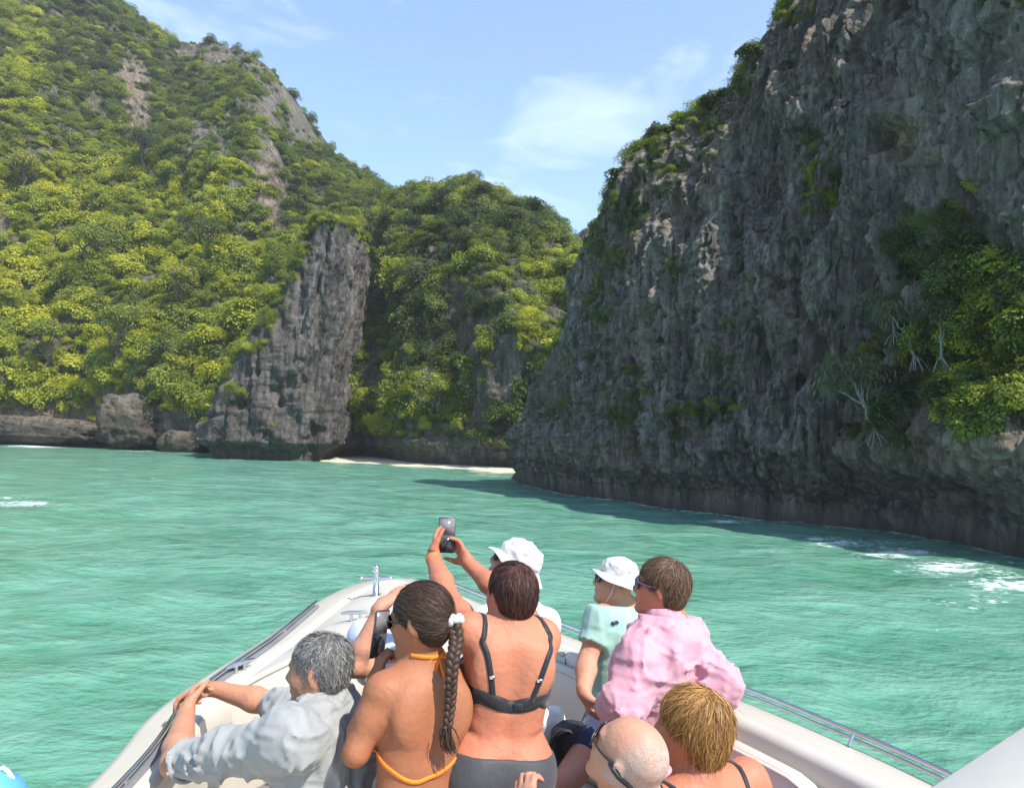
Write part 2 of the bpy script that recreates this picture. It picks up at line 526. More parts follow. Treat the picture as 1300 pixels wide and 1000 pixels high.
# the gully right of the pillar and the spur of the left peak
disp += -7 * np.exp(-((uL[:, None] - 492) / 22) ** 2) * sstep(3, 20, zz) + 6 * np.exp(-((uL[:, None] - 352) / 30) ** 2) * sstep(35, 70, zz)
G = G + out * disp[..., None] * 0.9
G[..., 2] += disp * 0.28 * sstep(1.5, 6, zz)
hill_u, hill_y = pix(np.where(G[..., 1:2] > 1, G, [0, 1, 0]))
ROCKY = [(168, 105, 20, 38, 1), (182, 150, 12, 22, .9), (270, 66, 46, 10, .95), (355, 128, 26, 42, 1.1), (366, 118, 18, 34, 1.1), (342, 220, 18, 40, 1.1), (340, 255, 15, 28, 1), (300, 78, 55, 14, .95), (252, 170, 14, 18, .8), (290, 185, 14, 20, .7), (318, 95, 22, 12, .85),
         (5, 262, 9, 42, 1), (640, 478, 26, 50, 1.0), (600, 475, 10, 80, .9), (480, 480, 9, 70, .55), (545, 572, 110, 15, 1), (585, 430, 7, 55, .7),
         (50, 540, 70, 18, 1), (165, 528, 45, 26, 1), (225, 552, 60, 20, 1), (700, 350, 8, 40, .4)]
rocky = np.clip(blob(hill_u, hill_y, ROCKY) * 1.35 + 0.35 * fbm(G / 5.0, 3), 0, 1)
rocky = np.maximum(rocky, 1 - sstep(1.6, 3.8, G[..., 2] + 1.5 * fbm(G / 4.0, 2)))
stain = np.clip(blob(hill_u, hill_y, [(170, 110, 40, 50, .6), (342, 240, 30, 50, .7), (60, 520, 120, 30, 1.0), (150, 540, 30, 14, .6)]), 0, 1)
nuL, nrL = G.shape[:2]
hill_me = mesh_np('hillside', G.reshape(-1, 3), grid_faces(nuL, nrL), False, [M_HILL],
                  attrs={'moss': np.clip(1.1 - rocky * 1.3, 0, 1).ravel(), 'stain': stain.ravel()})
link('hillside', hill_me, kind='structure', label='steep forested limestone hillside behind the rock pillar')
HG, H_rocky = G, rocky

# ---------------------------------------------------------------- a farther ridge glimpsed in the gap
uF = np.linspace(690, 860, 60)
G, nr, vv = sheet(uF, [(690, 150), (860, 150)], [(690, 340, 190), (728, 308, 190), (742, 292, 190), (756, 288, 190), (800, 270, 190), (860, 262, 190)], 60, lambda v: v ** 1.1, np.full(60, 0.5), 1.0)
d = fbm(G / 14, 4) * 4 * sstep(2, 10, G[..., 2])
G = G - nr[:, None] * d[..., None]
link('far_hill', mesh_np('far_hill', G.reshape(-1, 3), grid_faces(*G.shape[:2]), True, [M_HILL],
     attrs={'moss': np.ones(G.shape[0] * G.shape[1]), 'stain': np.zeros(G.shape[0] * G.shape[1])}), kind='structure', label='farther wooded ridge in the gap between the cliffs')
FG = G

# ---------------------------------------------------------------- rock pillar standing out of the hillside
# a full closed tower: rings around a leaning axis, its sections traced on both edges
PT = [(-1.5, 262, 459), (0, 262, 459), (1.2, 258, 459), (2.2, 262, 458), (5.4, 282, 456), (9.6, 308, 452), (13, 328, 452), (15.5, 350, 453), (17.6, 366, 455), (20.5, 376, 457), (23, 384, 459), (25.1, 390, 459), (26.6, 396, 457), (27.6, 410, 452)]
PD = 79.0; PX = 83.0
rings, nth = 290, 240
zs = np.linspace(-1.5, 27.6, rings)
pt = np.array(PT)
le = np.interp(zs, pt[:, 0], pt[:, 1]); re = np.interp(zs, pt[:, 0], pt[:, 2])
xl = (le - 650) / FPX * PX - 0.2; xr = (re - 650) / FPX * PX - 1.8
cx = (xl + xr) / 2; hw = (xr - xl) / 2
th = np.linspace(0, 2 * np.pi, nth, endpoint=False)
cth, sth = np.cos(th), np.sin(th)
se = lambda c, e: np.sign(c) * np.abs(c) ** e
G = np.zeros((rings, nth, 3))
G[..., 0] = cx[:, None] + hw[:, None] * se(cth, 0.62)
dep = np.interp(zs, [-1.5, 10, 22, 27.6], [9.5, 9, 8.5, 6.5])
G[..., 1] = PD + 6 + dep[:, None] * se(sth, 0.8)
G[..., 2] = zs[:, None] * 1.0
rad = np.stack([cth * np.ones((rings, 1)), sth * np.ones((rings, 1)), np.zeros((rings, nth))], -1)
nch = -1.7 * (1 - sstep(0.9, 2.0, G[..., 2])) * (G[..., 1] < PD + 8)
ribs = ridged(G * np.array([1 / 2.4, 1 / 2.4, 1 / 14]), 5) * 0.9 + ridged(G * np.array([1 / 0.9, 1 / 0.9, 1 / 6]) + 8, 3) * 0.38
blk = np.abs(pn(G * np.array([1 / 1.5, 1 / 1.5, 1 / 7]) + 3)) * -1.1
fine = fbm(G * np.array([1 / 0.8, 1 / 0.8, 1 / 1.6]), 4) * 0.6
lay = fbm(np.stack([G[..., 0] / 5, G[..., 1] / 5, G[..., 2] / 0.7], -1), 3) * 0.2 * (1 - sstep(7, 12, G[..., 2]))
crk = -0.7 * np.exp(-((G[..., 0] - (cx + 0.3 * hw)[:, None] + 0.3 * pn(G / 3)) / 0.16) ** 2) * sstep(12, 16, G[..., 2])
cav = -0.9 * (sstep(0.15, 0.45, fbm(G / 3.2 + 9, 2)) * (1 - sstep(7, 11, G[..., 2])))
G = G + rad * (nch + (ribs + blk + fine + lay + crk + cav) * sstep(0.3, 1.4, G[..., 2]))[..., None]
top = np.clip((zs - 26.2) / 1.4, 0, 1)
G[..., 2] += (fbm(G / 2.5, 3) * 1.2) * sstep(22, 26, zs)[:, None]
shr = (1 - 0.75 * top ** 2)[:, None]
ctr = np.stack([cx, np.full(rings, PD + 6), zs], 1)
G[..., :2] = ctr[:, None, :2] + (G[..., :2] - ctr[:, None, :2]) * shr[..., None]
I = np.arange(rings * nth).reshape(rings, nth)
I2 = np.concatenate([I, I[:, :1]], 1)
Fq = np.stack([I2[:-1, :-1], I2[:-1, 1:], I2[1:, 1:], I2[1:, :-1]], -1).reshape(-1, 4)
cap = np.vstack([G.reshape(-1, 3), G[-1].mean(0) + [0, 0, 0.8]])
k = np.arange(nth); Ft = np.stack([I[-1][k], I[-1][(k + 1) % nth], np.full(nth, rings * nth)], 1)
pmoss = np.concatenate([np.clip(sstep(23, 27, G[..., 2]) + 0.8 * sstep(0.1, 0.5, fbm(G / 4.5, 3)) * (G[..., 2] < 22) * 0.12, 0, 1).ravel() * 0.8, [1]])
link('rock_pillar', mesh_np('rock_pillar', cap, [Fq, Ft], False, [M_PILLAR], attrs={'moss': pmoss, 'stain': np.zeros(len(cap))}),
     kind='structure', label='grey limestone pillar rising from the water, its face furrowed')
PG = G; cxP, hwP, zsP = cx, hw, zs

# ---------------------------------------------------------------- the near cliff on the right, in shade
uR = np.concatenate([np.linspace(644, 760, 110), np.linspace(761, 1330, 470), np.linspace(1335, 1760, 60)])
CB = [(644, 58), (652, 52), (664, 47), (700, 40.5), (760, 36), (800, 34.2), (900, 30.4), (1000, 28.2), (1100, 26.2), (1200, 23.2), (1300, 19.6), (1400, 18.4), (1760, 17)]
CR = [(644, 612, 60), (650, 596, 55), (656, 572, 52), (668, 534, 50), (682, 496, 47.5), (702, 464, 45), (718, 424, 44), (727, 376, 43), (736, 336, 42.5), (755, 294, 42), (775, 258, 41), (792, 226, 40), (820, 194, 39), (850, 172, 38),
      (900, 138, 36.6), (940, 108, 35.4), (962, 66, 34.8), (985, 32, 34.2), (1012, 2, 33.6), (1060, -60, 32.5), (1150, -140, 31), (1300, -240, 27), (1500, -320, 26), (1760, -360, 26)]
nvR = 430
G, nrmR, vR = sheet(uR, CB, CR, nvR, lambda v: 0.15 * v + 0.85 * v ** 3.0, np.interp(uR, [644, 660, 700, 1760], [0.2, 0.4, 0.7, 0.8]), 1.9, back=((1.5, 0.2), (5, 0.5), (14, 2), (40, 12)))
zz = G[..., 2]
out = -nrmR[:, None]
edge = sstep(0, 3.0, zz) * (0.35 + 0.65 * sstep(650, 740, uR)[:, None])
big = fbm(G * np.array([1 / 9, 1 / 9, 1 / 13]) + 2, 3) * 2.0
warp = fbm(G / 2.2, 2)[..., None] * np.array([0.7, 0.7, 0.0])
flute = ridged((G + warp) * np.array([1 / 1.9, 1 / 1.9, 1 / 9]), 5) * 0.95
flut2 = ridged((G + warp * 0.5) * np.array([1 / 0.55, 1 / 0.55, 1 / 3.2]) + 17, 3) * 0.24
col = -np.abs(pn(G * np.array([1 / 1.1, 1 / 1.1, 1 / 6.0]) + 11)) * 1.15
blk = fbm(G * np.array([1 / 1.0, 1 / 1.0, 1 / 1.3]), 4) * 0.38
lay = ridged(np.stack([G[..., 0] / 4, G[..., 1] / 4, G[..., 2] / 0.75], -1), 3) * 0.30 * (1 - sstep(9, 14, zz)) * sstep(1.8, 3, zz)
fine = ridged(G * np.array([1 / 0.34, 1 / 0.34, 1 / 0.9]) + 3, 3) * 0.16 - np.abs(pn(G * np.array([1 / 0.5, 1 / 0.5, 1 / 0.35]) + 7)) * 0.22
step = np.floor(fbm(G * np.array([1 / 1.6, 1 / 1.6, 1 / 4.0]) + 60, 3) * 5) / 5 * 0.9
cavn = -1.1 * sstep(0.28, 0.55, fbm(G / 2.6 + 21, 2))
cu, cy = pix(np.where(G[..., 1:2] > 1, G, [0, 1, 0]))
caves = -2.0 * blob(cu, cy, [(1156, 96, 7, 12, 1), (1140, 190, 8, 10, .6), (1120, 90, 9, 8, .6), (1185, 205, 12, 9, .5)])
over = blob(cu, cy, [(1150, 150, 60, 22, .9), (1060, 60, 60, 20, .5)])
disp = big * edge + (flute + flut2 + col + cavn) * (0.3 + 0.7 * edge) * sstep(1.2, 3.0, zz) + (blk + fine + step) * sstep(0.2, 1.2, zz) + lay + caves + over
# low bulging apron with stalactite fringes above the notch
disp += 0.45 * np.exp(-((zz - 2.6) / 1.3) ** 2) * (0.6 + 0.7 * ridged(G * np.array([1 / 1.3, 1 / 1.3, 1 / 9]) + 31, 3))
# terrace on the far right that carries the trees
disp += 1.1 * (1 - sstep(4.4, 5.4, zz)) * sstep(1100, 1200, uR)[:, None] * sstep(1.6, 2.4, zz)
disp *= (1 - 0.5 * sstep(0.93, 1.0, vR[None, :]))
G = G + out * disp[..., None]
G[..., 2] += 0.35 * fbm(G / 1.8, 3) * sstep(0.9, 1.0, vR)[None, :]
cu, cy = pix(np.where(G[..., 1:2] > 1, G, [0, 1, 0]))
stain = np.clip(blob(cu, cy, [(1150, 170, 34, 34, .9), (1140, 120, 30, 26, .55), (905, 230, 16, 40, .35), (1190, 150, 20, 40, .4), (760, 575, 90, 14, .35), (1250, 570, 80, 30, .6)]), 0, 1)
CVEG = [(1030, 205, 17, 32, 1), (1042, 250, 30, 28, 1), (1016, 190, 10, 24, .9), (800, 500, 32, 42, .95), (880, 535, 52, 26, .95), (912, 465, 28, 15, 1), (925, 520, 26, 20, .7), (700, 515, 30, 18, .7), (728, 540, 28, 14, .6), (855, 345, 26, 14, .7), (760, 400, 26, 60, .5),
        (955, 255, 10, 26, .5), (1000, 335, 24, 10, .5), (1075, 325, 22, 9, .6), (925, 400, 20, 8, .45), (1068, 550, 22, 14, .8), (1165, 330, 40, 52, 1), (1215, 300, 50, 50, 1), (1255, 360, 70, 40, 1), (1250, 430, 70, 60, 1.1), (1255, 500, 70, 42, 1.1), (1140, 510, 44, 32, .9), (1110, 470, 30, 40, .8), (1160, 430, 40, 40, .8),
        (1235, 240, 34, 10, .8), (770, 320, 26, 60, .8), (800, 265, 36, 40, .95), (850, 210, 40, 26, .95), (905, 160, 34, 18, .9), (1010, 20, 30, 14, .7), (1285, 10, 30, 10, .7), (1210, 310, 20, 16, .6), (740, 470, 22, 40, .5), (835, 440, 26, 22, .45)]
cveg = np.clip(blob(cu, cy, CVEG) * 1.25 + 0.5 * fbm(G / 1.6, 3) - 0.12, 0, 1)
cveg = np.maximum(cveg, (sstep(0.975, 1.0, vR)[None, :]) * sstep(-0.25, 0.15, fbm(G / 2.2 + 50, 2)) * np.ones_like(cveg))
link('sea_cliff', mesh_np('sea_cliff', G.reshape(-1, 3), grid_faces(*G.shape[:2]), False, [M_CLIFF],
     attrs={'moss': (sstep(.45, .9, cveg) * sstep(2, 4, zz)).ravel() * 0.7, 'stain': stain.ravel()}), kind='structure', label='dark grey limestone sea cliff in shade with hanging shrubs')
CG, C_veg = G, cveg

# ---------------------------------------------------------------- strip of beach
bx = np.linspace(-24, 7, 90)
sy = np.interp(bx, [-24, -16, -10, -4, 0, 7], [81.5, 79.0, 75.0, 70.5, 67.5, 65])
rows = []
for k, (dy, dz) in enumerate([(-3.0, -0.5), (-0.3, -0.06), (0.6, 0.08), (2.0, 0.22), (4.5, 0.32), (9, 0.5), (14, 0.7)]):
    rows.append(np.stack([bx, sy + dy + 0.5 * fbm(np.stack([bx / 3, bx * 0, bx * 0 + k * .2], 1), 2), np.full_like(bx, dz) + 0.05 * fbm(np.stack([bx / 1.3, bx * 0 + k, bx * 0], 1), 2)], 1))
M_SAND, n, l, b = new_mat('pale_sand')
v = mapping(n, l)
c = ramp(n, l, noise_node(n, l, 1.5, 6, 0.6, v), [(0.3, (0.50, 0.41, 0.29)), (0.7, (0.72, 0.62, 0.46))])
l.new(c, b.inputs['Base Color']); b.inputs['Roughness'].default_value = 0.9
link('beach', mesh_np('beach', np.array(rows).transpose(1, 0, 2).reshape(-1, 3), grid_faces(90, 7), True, [M_SAND]), kind='structure', label='narrow strip of pale sand at the foot of the hillside')

# ---------------------------------------------------------------- sea
def stretch(n, near, far, p=2.6):
    t = np.linspace(-1, 1, n)
    return np.sign(t) * (near * np.abs(t) + (far - near) * np.abs(t) ** (p * 1.6))
wx = stretch(310, 60, 700); wy = stretch(370, 80, 700) + 14
X, Y = np.meshgrid(wx, wy, indexing='ij')
def waves(X, Y):
    q = np.stack([X, Y, 0 * X], -1)
    r = np.stack([X * 0.5 + Y * 0.86, X * 0.86 - Y * 0.5, 0 * X], -1)
    f = np.exp(-np.hypot(X, Y - 10) / 160)
    return f * (0.14 * pn(q / 6.5) + 0.12 * pn(r * np.array([1 / 3.6, 1 / 2.0, 1])) + 0.05 * ridged(r * np.array([1 / 1.7, 1 / 1.0, 1]) + 4, 2) + 0.03 * pn(q / 0.9)) - 0.03
Z = waves(X, Y)
wu, wvv = pix(np.stack([X, np.maximum(Y, 0.5), Z], -1))
ahead = (Y > 3)
foam = np.where(ahead, blob(wu, wvv, [(1080, 690, 70, 8, .8), (1140, 702, 70, 11, .82), (1210, 720, 80, 15, .82), (1290, 742, 80, 18, .85), (1050, 683, 50, 5, .8), (1000, 700, 70, 8, .5), (1240, 760, 90, 22, .6), (920, 662, 45, 3.0, .95), (30, 639, 60, 6, .85), (10, 632, 40, 3, .7), (90, 645, 50, 3, .5), (190, 607, 30, 4, .4), (150, 640, 60, 3, .3),
                                       (60, 566, 70, 3, 1.1), (180, 572, 40, 2.2, .7), (300, 584, 40, 1.6, .5), (820, 648, 40, 2.2, .5), (700, 636, 30, 1.5, .4), (1240, 935, 30, 6, .45), (500, 590, 90, 1.5, .45)]), 0)
def wash(line, reach):
    d_ = np.full(X.shape, 99.0)
    sel = np.argwhere((X > line[:, 0].min() - 3) & (X < line[:, 0].max() + 3) & (Y > line[:, 1].min() - 4) & (Y < line[:, 1].max() + 4))
    q_ = np.stack([X[tuple(sel.T)], Y[tuple(sel.T)]], -1)
    dd = np.sqrt(((q_[:, None] - line[None]) ** 2).sum(-1)).min(1)
    d_[tuple(sel.T)] = dd
    return np.clip(1 - d_ / reach, 0, 1)
foam = np.maximum(foam, 0.85 * wash(CG[::6, 2, :2], 1.1) ** .7)
foam = np.maximum(foam, 0.8 * wash(HG[::5, 2, :2], 1.6) ** .7)
M_SEA, n, l, b = new_mat('turquoise_sea')
v = mapping(n, l, (1, 1, 1)); vs1 = mapping(n, l, (0.75, 1.15, 1))
vr = n.new('ShaderNodeVectorRotate'); vr.rotation_type = 'Z_AXIS'; vr.inputs['Angle'].default_value = 0.35
l.new(vs1, vr.inputs['Vector']); vrot = vr.outputs['Vector']
f1 = noise_node(n, l, 0.09, 4, 0.55, v)
f2 = noise_node(n, l, 0.42, 6, 0.60, vrot, 0.3)
f3 = noise_node(n, l, 1.9, 6, 0.62, vrot, 0.25)
f4 = noise_node(n, l, 7.0, 5, 0.6, vrot, 0.2)
c = ramp(n, l, f1, [(0.35, (0.062, 0.208, 0.130)), (0.65, (0.100, 0.275, 0.195))])
milk = math_node(n, l, 'ADD', math_node(n, l, 'MULTIPLY', f2, 0.6), math_node(n, l, 'MULTIPLY', f3, 0.4))
c = mixc(n, l, ramp(n, l, milk, [(0.40, (0, 0, 0)), (0.64, (0.8, 0.8, 0.8))]), c, (0.195, 0.385, 0.30))
fo = attr(n, 'foam')
fth = math_node(n, l, 'ADD', math_node(n, l, 'MULTIPLY', noise_node(n, l, 1.1, 8, 0.75, vrot, 1.2), 0.6), math_node(n, l, 'MULTIPLY', f4, 0.4))
fm = math_node(n, l, 'ADD', math_node(n, l, 'MULTIPLY', fo, 0.27), fth)
fmask = ramp(n, l, fm, [(0.67, (0, 0, 0)), (0.76, (1, 1, 1))])
c = mixc(n, l, fmask, c, (0.75, 0.80, 0.80))
l.new(c, b.inputs['Base Color'])
rg = mixc(n, l, fmask, (0.11, 0.11, 0.11), (0.8, 0.8, 0.8))
l.new(rg, b.inputs['Roughness'])
b.inputs['IOR'].default_value = 1.33
h = math_node(n, l, 'ADD', math_node(n, l, 'MULTIPLY', f2, 1.15), math_node(n, l, 'MULTIPLY', f3, 0.26))
h = math_node(n, l, 'ADD', h, math_node(n, l, 'MULTIPLY', f4, 0.07))
bump(n, l, b, h, 1.0, 0.34)
link('sea', mesh_np('sea', np.stack([X, Y, Z], -1).reshape(-1, 3), grid_faces(len(wx), len(wy)), True, [M_SEA], attrs={'foam': np.clip(foam, 0, 1.2).ravel()}),
     kind='structure', label='choppy turquoise sea water of the bay')
# ================================================================== VEGETATION
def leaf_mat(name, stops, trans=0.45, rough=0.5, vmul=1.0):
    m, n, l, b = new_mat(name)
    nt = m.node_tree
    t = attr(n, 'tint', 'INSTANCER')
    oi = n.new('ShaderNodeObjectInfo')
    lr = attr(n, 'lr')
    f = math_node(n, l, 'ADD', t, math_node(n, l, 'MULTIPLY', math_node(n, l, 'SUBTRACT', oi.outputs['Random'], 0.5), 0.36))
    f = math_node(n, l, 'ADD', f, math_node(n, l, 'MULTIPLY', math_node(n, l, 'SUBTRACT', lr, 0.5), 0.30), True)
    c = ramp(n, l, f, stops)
    l.new(c, b.inputs['Base Color'])
    b.inputs['Roughness'].default_value = rough
    b.inputs['Specular IOR Level'].default_value = 0.35
    tr = n.new('ShaderNodeBsdfTranslucent')
    l.new(mixc(n, l, 1.0, c, (1.0, 1.0, 0.55), 'MULTIPLY'), tr.inputs['Color'])
    mx = n.new('ShaderNodeMixShader'); mx.inputs[0].default_value = trans
    l.new(b.outputs[0], mx.inputs[1]); l.new(tr.outputs[0], mx.inputs[2])
    l.new(mx.outputs[0], n['Material Output'].inputs['Surface'])
    return m
GREENS = [(0.0, (0.03, 0.048, 0.022)), (0.3, (0.078, 0.118, 0.036)), (0.55, (0.175, 0.225, 0.040)), (0.8, (0.32, 0.36, 0.035)), (1.0, (0.49, 0.49, 0.045))]
M_LEAF = leaf_mat('foliage', GREENS)
M_TLEAF = {}
def tree_leaf(key, a, b_):
    if key in M_TLEAF: return M_TLEAF[key]
    m, n, l, b = new_mat('tree_foliage_' + key)
    c = ramp(n, l, attr(n, 'lr'), [(0.1, a), (0.9, b_)])
    l.new(c, b.inputs['Base Color']); b.inputs['Roughness'].default_value = 0.5; b.inputs['Specular IOR Level'].default_value = 0.35
    tr = n.new('ShaderNodeBsdfTranslucent'); l.new(c, tr.inputs['Color'])
    mx = n.new('ShaderNodeMixShader'); mx.inputs[0].default_value = 0.33
    l.new(b.outputs[0], mx.inputs[1]); l.new(tr.outputs[0], mx.inputs[2])
    l.new(mx.outputs[0], n['Material Output'].inputs['Surface'])
    M_TLEAF[key] = m
    return m

def unit(a): return a / (np.linalg.norm(a, axis=-1, keepdims=True) + 1e-9)

def leaves(pos, nrm, ax, length, width, rng, fold=0.18):
    """diamond leaves: pos (n,3) base, nrm face normal, ax growth direction"""
    n = len(pos)
    ax = unit(ax); nrm = unit(nrm - ax * (nrm * ax).sum(-1, keepdims=True))
    sd = np.cross(ax, nrm)
    L = length[:, None]; W = width[:, None]
    V = np.stack([pos, pos + ax * L * 0.5 + sd * W * 0.5 + nrm * L * fold * 0.3, pos + ax * L - nrm * L * fold * 0.5, pos + ax * L * 0.5 - sd * W * 0.5 + nrm * L * fold * 0.3], 1)
    F = np.arange(n * 4).reshape(n, 4)
    return V.reshape(-1, 3), F, np.repeat(rng.random(n), 4)

def crown_np(rng, nleaf, nlobe, ll, flat=0.8, lobe=(0.28, 0.5), droop=0.2, elong=0.45, jit=0.6):
    lc = rng.normal(size=(nlobe, 3)); lc = unit(lc) * (rng.random((nlobe, 1)) ** 0.5) * 0.68
    lc[:, 2] = np.abs(lc[:, 2]) * flat - 0.12
    lr = rng.uniform(*lobe, nlobe)
    w = lr ** 2; k = rng.choice(nlobe, nleaf, p=w / w.sum())
    d = unit(rng.normal(size=(nleaf, 3))); d[:, 2] = np.where(d[:, 2] < -0.35, -d[:, 2], d[:, 2])
    r = lr[k] * (0.72 + 0.32 * rng.random(nleaf))
    pos = lc[k] + d * r[:, None] * np.array([1, 1, 0.8])
    nr = unit(d + np.array([0, 0, 0.7]) + rng.normal(size=(nleaf, 3)) * jit)
    ax = unit(np.cross(nr, rng.normal(size=(nleaf, 3)))) + np.array([0, 0, -droop]) + d * 0.3
    L = ll * rng.uniform(0.65, 1.35, nleaf)
    return leaves(pos, nr, ax, L, L * elong, rng)

PROTO = bpy.data.collections.new('foliage_forms')
def proto(name, V, F, lr, mat=None):
    me = mesh_np(name, V, F, False, [mat or M_LEAF], attrs={'lr': lr})
    o = bpy.data.objects.new(name, me); PROTO.objects.link(o)
rg = np.random.default_rng(21)
for i in range(4): proto('form_%02d' % i, *crown_np(rg, 1700, [10, 16, 22, 13][i], [0.12, 0.10, 0.14, 0.11][i], [0.85, 0.6, 1.0, 1.25][i]))
for i in range(4, 6): proto('form_%02d' % i, *crown_np(rg, 1500, 9, 0.085, 0.8, (0.25, 0.6), jit=0.9))
# 6: hanging creeper curtain
n_ = 900; k_ = rg.integers(0, 12, n_); cxx = rg.uniform(-0.7, 0.7, 12); cyy = rg.uniform(-0.15, 0.25, 12); ln = rg.uniform(0.6, 2.0, 12)
tt = rg.random(n_); pos = np.stack([cxx[k_] + rg.normal(size=n_) * 0.10, cyy[k_] + rg.normal(size=n_) * 0.10, 0.3 - tt * ln[k_]], 1)
nr = unit(rg.normal(size=(n_, 3)) * 0.7 + np.array([0, -0.6, 0.5])); ax = rg.normal(size=(n_, 3)) * 0.5 + np.array([0, -0.2, -0.8])
LL = 0.15 * rg.uniform(0.7, 1.3, n_); proto('form_06', *leaves(pos, nr, ax, LL, LL * 0.55, rg))
# 7, 8: large-leaved crowns in tiers
for i in (7, 8): proto('form_%02d' % i, *crown_np(rg, 1300, 14, 0.165, 0.75, (0.28, 0.5), 0.1, 0.55, 0.4))
# 9: spiky rosettes
P9, N9, A9, L9 = [], [], [], []
for c_ in range(7):
    cc = unit(rg.normal(size=3)) * 0.45 * np.array([1, 1, 0.6]) + np.array([0, 0, 0.2])
    dd = unit(rg.normal(size=(60, 3)) + np.array([0, 0, 0.35]))
    P9.append(np.repeat(cc[None], 60, 0)); A9.append(dd); N9.append(unit(np.cross(dd, rg.normal(size=(60, 3))) + [0, 0, 0.6])); L9.append(rg.uniform(0.35, 0.62, 60))
L9 = np.concatenate(L9); proto('form_09', *leaves(np.vstack(P9), np.vstack(N9), np.vstack(A9), L9, L9 * 0.10, rg, 0.5))

def scatter(name, pts, scl, rot, idx, tint, label):
    me = bpy.data.meshes.new(name)
    me.vertices.add(len(pts)); me.vertices.foreach_set('co', np.asarray(pts, np.float32).ravel())
    for k, a, ty in (('scl', scl, 'FLOAT_VECTOR'), ('rot', rot, 'FLOAT_VECTOR'), ('idx', idx, 'INT'), ('tint', tint, 'FLOAT')):
        at = me.attributes.new(k, ty, 'POINT')
        if ty == 'FLOAT_VECTOR': at.data.foreach_set('vector', np.asarray(a, np.float32).ravel())
        else: at.data.foreach_set('value', np.asarray(a, np.int32 if ty == 'INT' else np.float32))
    me.materials.append(M_LEAF)
    o = link(name, me, kind='stuff', label=label)
    ng = bpy.data.node_groups.new(name + '_nodes', 'GeometryNodeTree')
    ng.interface.new_socket('Geometry', in_out='INPUT', socket_type='NodeSocketGeometry')
    ng.interface.new_socket('Geometry', in_out='OUTPUT', socket_type='NodeSocketGeometry')
    N, Lk = ng.nodes, ng.links
    gi, go = N.new('NodeGroupInput'), N.new('NodeGroupOutput')
    ip = N.new('GeometryNodeInstanceOnPoints'); ci = N.new('GeometryNodeCollectionInfo')
    ci.inputs['Collection'].default_value = PROTO
    ci.inputs['Separate Children'].default_value = True
    ci.inputs['Reset Children'].default_value = True
    ip.inputs['Pick Instance'].default_value = True
    def na(nm, ty):
        a = N.new('GeometryNodeInputNamedAttribute'); a.data_type = ty; a.inputs['Name'].default_value = nm
        return a.outputs['Attribute']
    er = N.new('FunctionNodeEulerToRotation')
    Lk.new(gi.outputs[0], ip.inputs['Points']); Lk.new(ci.outputs[0], ip.inputs['Instance'])
    Lk.new(na('idx', 'INT'), ip.inputs['Instance Index'])
    Lk.new(na('rot', 'FLOAT_VECTOR'), er.inputs[0]); Lk.new(er.outputs[0], ip.inputs['Rotation'])
    Lk.new(na('scl', 'FLOAT_VECTOR'), ip.inputs['Scale'])
    Lk.new(ip.outputs[0], go.inputs[0])
    md = o.modifiers.new('scatter', 'NODES'); md.node_group = ng
    return o

def pick_on_grid(G, weight, n, rng):
    a = G[:-1, :-1]; b_ = G[1:, :-1]; c_ = G[1:, 1:]; d_ = G[:-1, 1:]
    ar = 0.5 * np.linalg.norm(np.cross(c_ - a, d_ - b_), axis=-1)
    w = (ar * weight[:-1, :-1]).ravel(); w = w / w.sum()
    k = rng.choice(len(w), n, p=w)
    i, j = np.unravel_index(k, ar.shape)
    s, t = rng.random((n, 1)), rng.random((n, 1))
    p = (a[i, j] * (1 - s) + b_[i, j] * s) * (1 - t) + (d_[i, j] * (1 - s) + c_[i, j] * s) * t
    nr = unit(np.cross(b_[i, j] - a[i, j], d_[i, j] - a[i, j]))
    return p, nr, i, j

def orient(nr, rng, lean=0.35):
    """z of the plant leans from upright towards the slope normal, random spin"""
    up = unit(np.array([0, 0, 1.0]) * (1 - lean) + nr * lean)
    tx = np.arctan2(-up[:, 1], np.hypot(up[:, 0], up[:, 2])); ty = np.arctan2(up[:, 0], up[:, 2])
    # euler XYZ applied as R = Rz Ry Rx; keep spin small effect by adding to z
    rot = np.stack([tx, ty, rng.uniform(-0.4, 0.4, len(nr))], 1)
    return rot

# ---- hillside forest
rg = np.random.default_rng(5)
Ug, Yg = pix(np.where(HG[..., 1:2] > 1, HG, [0, 1, 0]))
wgt = np.maximum(np.clip(1.05 - H_rocky * 1.25, 0.0, 1) ** 1.5, np.where(Ug > 560, 0.03, 0.10) * (HG[..., 2] > 4)) * sstep(1.4, 3.2, HG[..., 2]) + 0.0
wgt = wgt * (0.35 + 0.65 * sstep(-260, -60, Ug)) * np.where(np.arange(HG.shape[1])[None, :] >= HG.shape[1] - 4, 0.25, 1.0)
wgt[:, -2:] = 0
nH = 15000
p, nr, i, j = pick_on_grid(HG, wgt, nH, rg)
nr = np.where((nr[:, 1:2] > 0), -nr, nr)
pu, py_ = pix(p)
clump = fbm(p / 9.0, 3)
big = rg.random(nH)
size = 0.62 + 1.7 * big ** 3.0 + 0.35 * clump
near = sstep(150, 260, py_) * (1 - sstep(300, 380, pu))
idx = rg.choice([0, 1, 2, 3, 4, 5], nH, p=[.2, .2, .2, .2, .1, .1])
idx = np.where((near > rg.random(nH) * 1.3), rg.choice([0, 2, 7, 8, 3, 1], nH), idx)
vine = ((pu > 500) & (py_ > 320) & (py_ < 520) & (rg.random(nH) < 0.35))
idx = np.where(vine, 6, idx)
tone = fbm(p / 20.0 + 3, 3)
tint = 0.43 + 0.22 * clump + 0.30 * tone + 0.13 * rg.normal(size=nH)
tint += 0.34 * near + 0.12 * (1 - sstep(60, 130, pu)) * near
